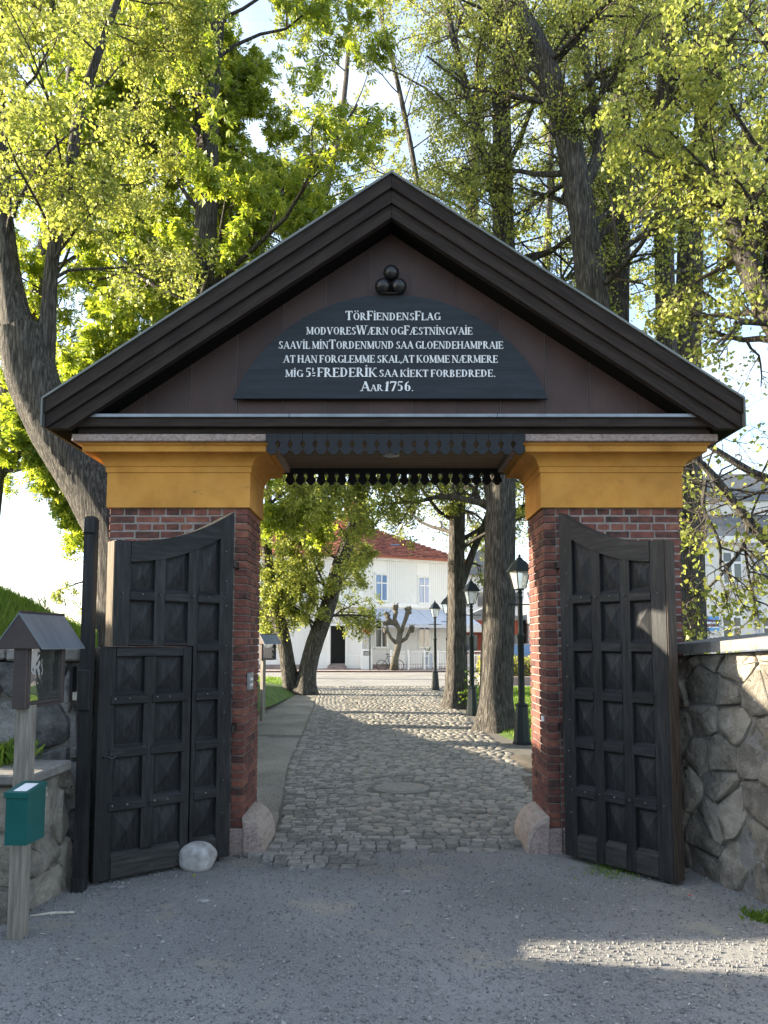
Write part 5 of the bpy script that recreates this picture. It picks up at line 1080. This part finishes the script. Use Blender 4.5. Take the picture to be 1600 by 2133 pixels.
class Tree:
    def __init__(s, name, label, loc, P, group=None):
        s.root = thing(name, label, 'tree', loc, 0, group); s.P = P; s.big = MB(); s.tw = ([], []); s.nt = 0; s.leaf = []; s.ld = []
    def tube(s, pts, r0, r1, n):
        """light tube for twigs (numpy-free prism of n sides)"""
        V, F = s.tw; k = s.nt; m = len(pts)
        for i, p in enumerate(pts):
            t = (pts[min(i + 1, m - 1)] - pts[max(i - 1, 0)]); a = t.cross(Vector((.3, .5, .8)))
            if a.length < 1e-6: a = Vector((1, 0, 0))
            a.normalize(); b = t.cross(a).normalized(); r = r0 + (r1 - r0) * i / (m - 1)
            for q in range(n): an = 2 * pi * q / n; V.append(tuple(p + (a * cos(an) + b * sin(an)) * r))
        for i in range(m - 1):
            for q in range(n): F.append((k + i * n + q, k + i * n + (q + 1) % n, k + (i + 1) * n + (q + 1) % n, k + (i + 1) * n + q))
        s.nt += m * n
    def grow(s, p, d, Lg, r, lev):
        P = s.P; n = (6, 5, 3, 2)[min(lev, 3)]; pts = [p.copy()]; q = p.copy()
        for i in range(n):
            d = (d + Vector((random.gauss(0, 1), random.gauss(0, 1), random.gauss(0, 1))) * P['wob'] + Vector((0, 0, P['up'][lev] * (i + 1) / n))).normalized(); q = q + d * (Lg / n); pts.append(q.copy())
        mid = pts[len(pts) // 2]
        if lev >= 1 and not (seen(mid) or seen(pts[-1])): return
        if lev == 0: s.big.tube(pts, [r * (1 - .72 * i / n) for i in range(n + 1)], 8, False)
        else: s.tube(pts, r, r * .35, 4 if lev == 1 else 3)
        last = lev == len(P['k']) - 1 + 1 - 1
        if lev >= P['leaf_from']:
            nl = P['leaves'][lev]
            for _ in range(int(nl) + (random.random() < nl % 1)):
                t = random.random() ** .7 * n; i = min(n - 1, int(t)); pp = pts[i].lerp(pts[i + 1], t - i); 
                if seen(pp, .2):
                    for _ in range(P.get('clump', 1)):
                        s.leaf.append(tuple(pp + Vector((random.gauss(0, 1), random.gauss(0, 1), random.gauss(0, 1))) * P['spread'])); s.ld.append((random.gauss(0, .6), random.gauss(0, .6), random.gauss(P.get('droop', -.5), .4)))
        if lev < P['max']:
            for j in range(P['k'][lev]):
                t = random.uniform(P.get('t0', .22), 1) * n; i = min(n - 1, int(t)); pp = pts[i].lerp(pts[i + 1], t - i); dd = (pts[i + 1] - pts[i]).normalized()
                s.grow(pp, rotdir(dd, radians(random.uniform(30, 65))), Lg * random.uniform(*P['ratio']) * (1.1 - .5 * t / n), r * (1 - .7 * t / n) * .55 + .001, lev + 1)
    def limb(s, pts, rad, nb, blen, t0=.3, side=None, r_b=.28, flare=0, n=28):
        """hand-placed stem through pts, then nb boughs along it"""
        pts = [Vector(p) for p in pts]; fine = []; fr = []
        for i in range(len(pts) - 1):
            p0, p1, p2, p3 = pts[max(i - 1, 0)], pts[i], pts[i + 1], pts[min(i + 2, len(pts) - 1)]
            for k in range(6):
                t = k / 6; fine.append(.5 * ((2 * p1) + (p2 - p0) * t + (2 * p0 - 5 * p1 + 4 * p2 - p3) * t * t + (3 * p1 - p0 - 3 * p2 + p3) * t ** 3)); fr.append(rad[i] + (rad[i + 1] - rad[i]) * t)
        fine.append(pts[-1]); fr.append(rad[-1]); ph = [random.uniform(0, 6) for _ in range(4)]
        def prof(i, an):
            h = fine[i].z; f = flare * math.exp(-max(0, h) / .35); return 1 + .05 * sin(3 * an + ph[0]) + .04 * sin(5 * an + ph[1] + i * .2) + .03 * sin(9 * an + ph[2] + .5 * sin(i * .7)) + .03 * sin(13 * an + ph[3] + i * .35) + random.uniform(-.015, .015) + f * (.55 + .45 * sin(5 * an + ph[3]))
        s.big.tube(fine, fr, n, False, prof)
        for j in range(nb):
            t = t0 + (1 - t0) * (j + random.random()) / nb; f = t * (len(fine) - 1); i = min(len(fine) - 2, int(f)); p = fine[i].lerp(fine[i + 1], f - i); dd = (fine[i + 1] - fine[i]).normalized()
            d = rotdir(dd, radians(random.uniform(40, 80)))
            if side: d = (d + Vector(side)).normalized()
            s.grow(p, d, blen * random.uniform(.6, 1.15), max(.012, fr[i] * r_b), 0)
    def done(s, leafmat_, tmpl, size, bark=None, twmat=None):
        s.big.build('trunk', bark or M['bark'], s.root, smooth=True)
        if s.tw[1]: bigmesh('twig', s.tw[0], s.tw[1], twmat or M['twig'], s.root, 'stuff')
        if s.leaf: 
            n = len(s.leaf); scatter('crown', tmpl[0], tmpl[1], s.leaf, rng.uniform(size[0], size[1], n), leafmat_, s.root, 'stuff', s.ld)
        return len(s.leaf)
PL = dict(wob=.13, up=(.05, .0, -.06, -.1), k=(7, 5, 4), ratio=(.32, .55), max=3, leaf_from=2, leaves=(0, 0, 4, 5), spread=.06, droop=-.5)
def mk(**k): d = dict(PL); d.update(k); return d
cnt = {}
# 1 big leaning lime behind the left pier
T1 = Tree('lime_tree', 'massive leaning old tree with furrowed bark behind the left pier', (-2.95, 9.3, 0), mk(leaves=(0, 0, 6, 7), k=(8, 6, 4)))
Y1 = 9.3
T1.limb([(-3.0, 9.5, -.1), pt(262, 1200, Y1), pt(205, 1040, Y1), pt(120, 900, Y1), pt(70, 790, Y1), pt(50, 690, Y1)], [.42, .34, .30, .30, .31, .30], 0, 0, flare=.3)
T1.limb([pt(55, 760, Y1), pt(22, 600, Y1), pt(5, 420, Y1), pt(0, 200, Y1), pt(-5, -60, Y1)], [.25, .15, .10, .075, .06], 12, 2.6)
T1.limb([pt(88, 800, Y1), pt(100, 650, Y1), pt(112, 520, Y1), pt(150, 330, Y1), pt(165, 230, Y1), pt(205, 110, Y1), pt(245, 0, Y1), pt(262, -60, Y1)], [.14, .095, .08, .07, .062, .05, .04, .03], 12, 2.2, t0=.15)
cnt['T1'] = T1.done(M['leaf_lime'], LIME, (.034, .06))
# 2 chestnut in the middle left
T2 = Tree('chestnut_tree', 'horse chestnut with drooping fresh leaves rising left of the gable', (-3.4, 14, 0), mk(leaves=(0, 0, 3, 4), k=(8, 6, 3), droop=-1.1, spread=.06, up=(.08, .02, -.04, -.1)))
Y2 = 14
T2.limb([(-3.6, Y2, -.1), pt(402, 900, Y2), pt(415, 620, Y2), pt(430, 420, Y2), pt(436, 230, Y2), pt(455, 0, Y2), pt(460, -120, Y2)], [.34, .26, .24, .2, .17, .14, .1], 42, 4.0, t0=.28, flare=.3, r_b=.24)
T2.limb([pt(425, 380, Y2), pt(415, 200, Y2), pt(440, 60, Y2 + .3)], [.1, .08, .05], 8, 2.6)
cnt['T2'] = T2.done(M['leaf_chestnut'], CHEST, (.10, .165))
T3 = Tree('chestnut_tree', 'green chestnut crown spreading low behind the leaning trunk', (-8.5, 17.5, 0), mk(leaves=(0, 0, 3, 4), k=(8, 5, 3), droop=-1.1, spread=.06))
Y3 = 17.5
T3.limb([(-9.4, Y3, -.1), pt(-20, 1000, Y3), pt(60, 700, Y3), pt(120, 400, Y3), pt(160, 100, Y3), pt(180, -80, Y3)], [.3, .28, .24, .2, .15, .1], 40, 4.4, t0=.2, r_b=.22, flare=.3)
T3.limb([pt(-20, 1010, Y3), pt(40, 940, Y3), pt(110, 930, Y3 - .5), pt(190, 980, Y3 - .8)], [.16, .12, .08, .04], 14, 2.4, t0=.1)
T3.limb([pt(-40, 900, Y3 - 1), pt(60, 860, Y3 - 1), pt(150, 880, Y3 - 1)], [.12, .09, .05], 9, 2.4, t0=.1)
cnt['T3'] = T3.done(M['leaf_chestnut'], CHEST, (.11, .18))
# 4 pale weeping tree far left
T4 = Tree('birch_tree', 'pale yellow-green thin-twigged tree low on the left behind the bank', (-8, 30, 0), mk(leaves=(0, 0, 3, 4), k=(6, 5, 3), up=(-.1, -.25, -.4, -.5)))
T4.limb([(-11, 30, 0), pt(190, 1250, 30), pt(200, 1130, 30), pt(215, 1000, 30)], [.2, .16, .12, .08], 22, 2.3, t0=.12)
cnt['T4'] = T4.done(M['leaf_lime'], LIME, (.06, .1))
# 5 forked tree inside, with leafy sprouts
T5 = Tree('forked_tree', 'two-stemmed leafy tree at the left of the road beyond the gate', (-2.9, 26, 0), mk(leaves=(0, 2, 4, 5), k=(7, 6, 4), up=(.0, -.12, -.3, -.4), leaf_from=1))
Y5 = 25.8
T5.limb([(X(636, 1445, Y5), Y5, -.15), pt(640, 1400, Y5), pt(655, 1340, Y5), pt(680, 1270, Y5), pt(706, 1180, Y5), pt(735, 1100, Y5), pt(755, 1010, Y5), pt(770, 900, Y5)], [.42, .29, .28, .27, .26, .22, .16, .1], 30, 2.5, t0=.3, flare=.4, r_b=.18)
T5.limb([(X(612, 1440, Y5), Y5 + .3, -.15), pt(600, 1390, Y5), pt(590, 1330, Y5), pt(572, 1260, Y5), pt(560, 1200, Y5), pt(556, 1120, Y5), pt(560, 1000, Y5)], [.34, .25, .24, .23, .2, .15, .1], 26, 2.4, t0=.3, flare=.3, r_b=.18)
for a in ((.62, .3), (.5, .2)): pass
cnt['T5'] = T5.done(M['leaf_lime'], LIME, (.055, .095))
T5b = Tree('chestnut_tree', 'chestnut with bright green leaves hanging into the left of the gate opening', (-5.2, 19, 0), mk(leaves=(0, 0, 3, 3), k=(7, 5, 3), droop=-1.1, spread=.06))
T5b.limb([(-5.6, 20, -.1), pt(450, 1100, 19.5), pt(470, 900, 19.2), pt(480, 700, 19)], [.28, .24, .2, .14], 20, 3.6, t0=.3, side=(.35, 0, 0), flare=.3)
cnt['T5b'] = T5b.done(M['leaf_chestnut'], CHEST, (.13, .2))
# right-hand limes. pixel paths with pixel radii
PR = mk(leaves=(0, 0, 3, 3.6), k=(8, 6, 4), wob=.16, up=(.1, .02, -.05, -.12), clump=1, spread=.08)
def stems(T, Y, path, nb, bl, t0=.3, flare=0, **k):
    T.limb([pt(u, v, Y) if z is None else (X(u, v, Y), Y, z) for u, v, r, z in path], [r * Y / FPX for u, v, r, z in path], nb, bl, t0, flare=flare, **k)
T6 = Tree('lime_tree', 'thick straight furrowed trunk right of the road, beside the nearest lamp', (2.2, 15.4, 0), PR, 'tall limes right of the road')
stems(T6, 15.4, [(1030, 1520, 40, -.12), (1033, 1440, 33, None), (1036, 1300, 32, None), (1040, 1150, 31, None), (1043, 1000, 30, None), (1050, 700, 27, None), (1048, 450, 22, None), (1045, 200, 18, None), (1050, -60, 13, None)], 34, 3.6, .42, .42)
stems(T6, 15.4, [(1050, 480, 14, None), (1010, 330, 9, None), (960, 140, 8, None), (920, -20, 6, None)], 16, 2.7, .1)
cnt['T6'] = T6.done(M['leaf_lime'], LIME, (.036, .065))
T7 = Tree('lime_tree', 'slimmer trunk left of the thick one, hiding a lamp post', (2.0, 20.4, 0), mk(leaves=(0, 0, 2, 3), k=(8, 6, 4), wob=.16, up=(.05, -.08, -.25, -.4), clump=1), 'tall limes right of the road')
stems(T7, 20.4, [(950, 1476, 27, -.12), (950, 1420, 22, None), (952, 1300, 19, None), (951, 1150, 17, None), (954, 1000, 16, None), (960, 700, 15, None), (985, 400, 12, None), (1000, 100, 9, None)], 26, 3.8, .36, .4)
stems(T7, 20.4, [(962, 1215, 9, None), (985, 1150, 7, None), (1010, 1090, 6, None), (1040, 1000, 5, None)], 7, 1.8, .2)
stems(T7, 20.4, [(958, 900, 9, None), (900, 700, 7, None), (880, 450, 6, None), (835, 200, 5, None), (790, 20, 4, None)], 24, 3.0, .1)
T7.P = mk(leaves=(0, 0, 3, 4), k=(9, 5, 3), wob=.13, up=(-.35, -.7, -1.0, -1.0), clump=1)
stems(T7, 17.5, [(985, 900, 10, None), (900, 915, 8, None), (820, 935, 6, None), (740, 960, 4, None), (690, 1000, 2, None)], 20, 1.9, .05)
cnt['T7'] = T7.done(M['leaf_lime'], LIME, (.045, .075))
T8 = Tree('lime_tree', 'big leaning trunk crossing the sky above the right roof slope', (4.6, 13, 0), PR, 'tall limes right of the road')
stems(T8, 13, [(1330, 1500, 40, -.1), (1300, 1100, 35, None), (1255, 800, 33, None), (1232, 600, 31, None), (1210, 430, 29, None), (1175, 260, 27, None), (1130, 120, 23, None), (1065, 0, 19, None), (1020, -80, 16, None)], 24, 2.7, .36)
stems(T8, 13, [(1205, 410, 16, None), (1248, 300, 12, None), (1225, 150, 9, None), (1200, -40, 7, None)], 6, 2.0, .2)
cnt['T8'] = T8.done(M['leaf_lime'], LIME, (.034, .06))
T9 = Tree('lime_tree', 'upright trunk with ridged bark in the middle of the upper right', (7, 17, 0), PR, 'tall limes right of the road')
stems(T9, 17, [(1275, 1450, 36, -.1), (1280, 1000, 32, None), (1285, 620, 27, None), (1290, 450, 24, None), (1292, 200, 22, None), (1300, 0, 19, None), (1300, -80, 16, None)], 30, 3.0, .34)
cnt['T9'] = T9.done(M['leaf_lime'], LIME, (.034, .06))
T10 = Tree('lime_tree', 'pale upright trunk right of the ridged one in the upper right', (8, 15.5, 0), PR, 'tall limes right of the road')
stems(T10, 15.5, [(1400, 1400, 26, -.1), (1395, 1000, 24, None), (1386, 600, 20, None), (1380, 380, 19, None), (1388, 150, 18, None), (1395, 0, 16, None), (1400, -80, 12, None)], 26, 2.8, .34)
stems(T10, 15.5, [(1383, 330, 9, None), (1400, 170, 7, None), (1440, 95, 5, None), (1490, 110, 4, None)], 6, 1.8, .2)
cnt['T10'] = T10.done(M['leaf_lime'], LIME, (.034, .06))
T11 = Tree('lime_tree', 'trunk leaning right near the top right corner', (9.5, 16.5, 0), PR, 'tall limes right of the road')
stems(T11, 16.5, [(1440, 1350, 30, -.1), (1430, 900, 28, None), (1435, 560, 26, None), (1445, 400, 24, None), (1475, 220, 20, None), (1515, 60, 17, None), (1550, -60, 14, None)], 26, 2.8, .42)
cnt['T11'] = T11.done(M['leaf_lime'], LIME, (.034, .06))
T12 = Tree('lime_tree', 'dark near tree at the right edge with boughs hanging over the wall', (6.6, 10, 0), mk(leaves=(0, 0, 2, 3), k=(7, 5, 4), wob=.15, up=(-.03, -.08, -.15, -.2), clump=1), 'tall limes right of the road')
stems(T12, 10, [(1800, 1500, 50, -.1), (1760, 1000, 44, None), (1680, 760, 36, None), (1600, 640, 26, None), (1530, 480, 18, None), (1500, 400, 9, None), (1490, 340, 4, None)], 22, 2.1, .3, .3)
stems(T12, 10, [(1620, 640, 34, None), (1635, 400, 26, None), (1655, 200, 20, None)], 16, 2.1, .1)
T12.P = mk(leaves=(0, 0, 0, .45), k=(6, 4, 3), wob=.17, up=(-.06, -.12, -.2, -.25))
stems(T12, 8.6, [(1720, 1240, 16, None), (1600, 1130, 11, None), (1540, 1060, 9, None), (1480, 985, 7.5, None), (1430, 940, 7, None), (1380, 900, 6, None)], 12, 1.3, .1)
stems(T12, 8.6, [(1720, 1080, 16, None), (1620, 1010, 10, None), (1560, 980, 8, None), (1480, 930, 6, None)], 9, 1.3, .1)
stems(T12, 8.6, [(1556, 1080, 5, None), (1552, 1130, 4, None), (1500, 1200, 3.2, None), (1450, 1245, 2.2, None), (1424, 1262, 1.6, None)], 12, .8, .1)
stems(T12, 8.6, [(1470, 1000, 5, None), (1466, 1060, 4, None), (1498, 1130, 3, None), (1500, 1190, 2.4, None)], 8, .7, .1)
stems(T12, 8.6, [(1552, 1135, 3, None), (1560, 1200, 2.4, None), (1580, 1290, 1.6, None)], 6, .7, .1)
cnt['T12'] = T12.done(M['leaf_lime'], LIME, (.045, .075))
# far background limes filling the sky between the stems
for i, (u, Y, lab) in enumerate(((505, 38, 'distant bare-twigged tree behind the left roof slope'), (1140, 34, 'distant thin-leaved tree behind the right roof slope'), (1250, 42, 'distant thin-leaved tree behind the right gate pier'))):
    T = Tree('lime_tree', lab, (X(u, 1300, Y), Y + (20 if i == 3 else 0), 0), mk(leaves=(0, 0, 4, 5), k=(7, 5, 3), clump=1), 'distant limes')
    Yf = Y + (20 if i == 3 else 0)
    stems(T, Yf, [(u, 1380, 12, -.1), (u + 5, 1100, 10, None), (u - 5 + (90 if i == 0 else 0), 700, 9, None), (u + 8 + (190 if i == 0 else 0), 300, 6, None), (u + (230 if i == 0 else 0), -50, 4, None)], 26, 5.5, .25)
    T.done(M['leaf_lime'], LIME, (.10, .16)); cnt['far%d' % i] = len(T.leaf)
# pollard in front of the terrace
Yk = 46.3; PT = Tree('pollard_tree', 'knobbly pollarded tree with bare fists in front of the awning', (X(822, 1393, Yk), Yk, 0), mk())
mb = PT.big
def kn(path, fist=4, r0=1.0):
    pts = [pt(u, v, Yk) for u, v, r in path]; rr = [r * Yk / FPX for u, v, r in path]; mb.tube(pts, rr, 9, True, lambda i, an: 1 + .12 * sin(3 * an + i))
    for k in range(fist):
        c = pts[-1] + Vector((random.uniform(-.1, .1), random.uniform(-.12, .12), random.uniform(-.16, .06))); r = random.uniform(.09, .16); mb.lathe([(r * sin(pi * q / 6) * random.uniform(.8, 1.2) + .002, -r * 1.1 * cos(pi * q / 6)) for q in range(7)], 8, tuple(c))
    for k in range(fist and 3):
        p = pts[-1]; q = p + Vector((random.uniform(-.25, .25), random.uniform(-.1, .1), random.uniform(.15, .3))); mb.tube([p, q], [.035, .02], 5)
kn([(820, 1396, 10), (823, 1372, 7.5), (830, 1345, 6.5), (834, 1318, 6)], 0)
kn([(834, 1322, 5), (829, 1305, 4.5), (822, 1290, 4.5), (825, 1276, 5), (824, 1264, 5)], 7); kn([(834, 1320, 4.5), (840, 1303, 4), (845, 1290, 4.5), (849, 1278, 5), (851, 1270, 5)], 7)
kn([(829, 1306, 4), (818, 1297, 4), (809, 1288, 4), (807, 1279, 4.5)], 6); kn([(826, 1340, 4.5), (814, 1329, 3.5), (809, 1319, 4), (803, 1311, 4)], 5); kn([(833, 1338, 4.5), (846, 1330, 4), (852, 1318, 4), (857, 1308, 5)], 6)
kn([(822, 1300, 3), (811, 1299, 3.5), (803, 1296, 4)], 3)
PT.done(None, None, None, bark=M['knob'])
# hedge
hg = thing('hedge', 'yellow-green clipped hedge in front of the parked car', 'hedge', (9, 34, 0)); n = 9000
V = np.stack([rng.uniform(4.2, 14, n), rng.uniform(33.2, 34.2, n), rng.uniform(.1, 1.12, n) ** 1], 1); V[:, 2] += (vnoise(V[:, 0], V[:, 1], 2, 3) - .5) * .25; scatter('hedge_leaves', LIME[0], LIME[1], V, rng.uniform(.06, .11, n), M['leaf_hedge'], hg, 'stuff')
mb = MB(); mb.box(4.4, 13.8, 33.4, 34.0, 0, .8); mb.build('hedge_core', M['soil'], hg)
# weeds on the bank skyline and ivy at the slim trunk
blades('bank_weeds', 'tall weeds standing on the crest of the grassy bank', 'weeds', (-5.0, 9.6, 2.25), .5, 160, .16, M['leaf_dark'])
n = 500; V = rng.normal(0, 1, (n, 3)) * np.array([.16, .16, .3]) + np.array([X(985, 1455, 20), 20.2, .35]); V[:, 2] = np.abs(V[:, 2]); iv = scatter('ivy_shoots', LIME[0], LIME[1], V, rng.uniform(.05, .09, n), M['leaf_dark']); tag(iv, 'leafy shoots sprouting at the foot of the slimmer trunk', 'shoots')
print('LEAVES', cnt, sum(cnt.values()))
tris = sum(len(o.data.loops) - 2 * len(o.data.polygons) for o in SC.objects if o.type == 'MESH'); print('TRIS', tris, 'OBJ', len(SC.objects))
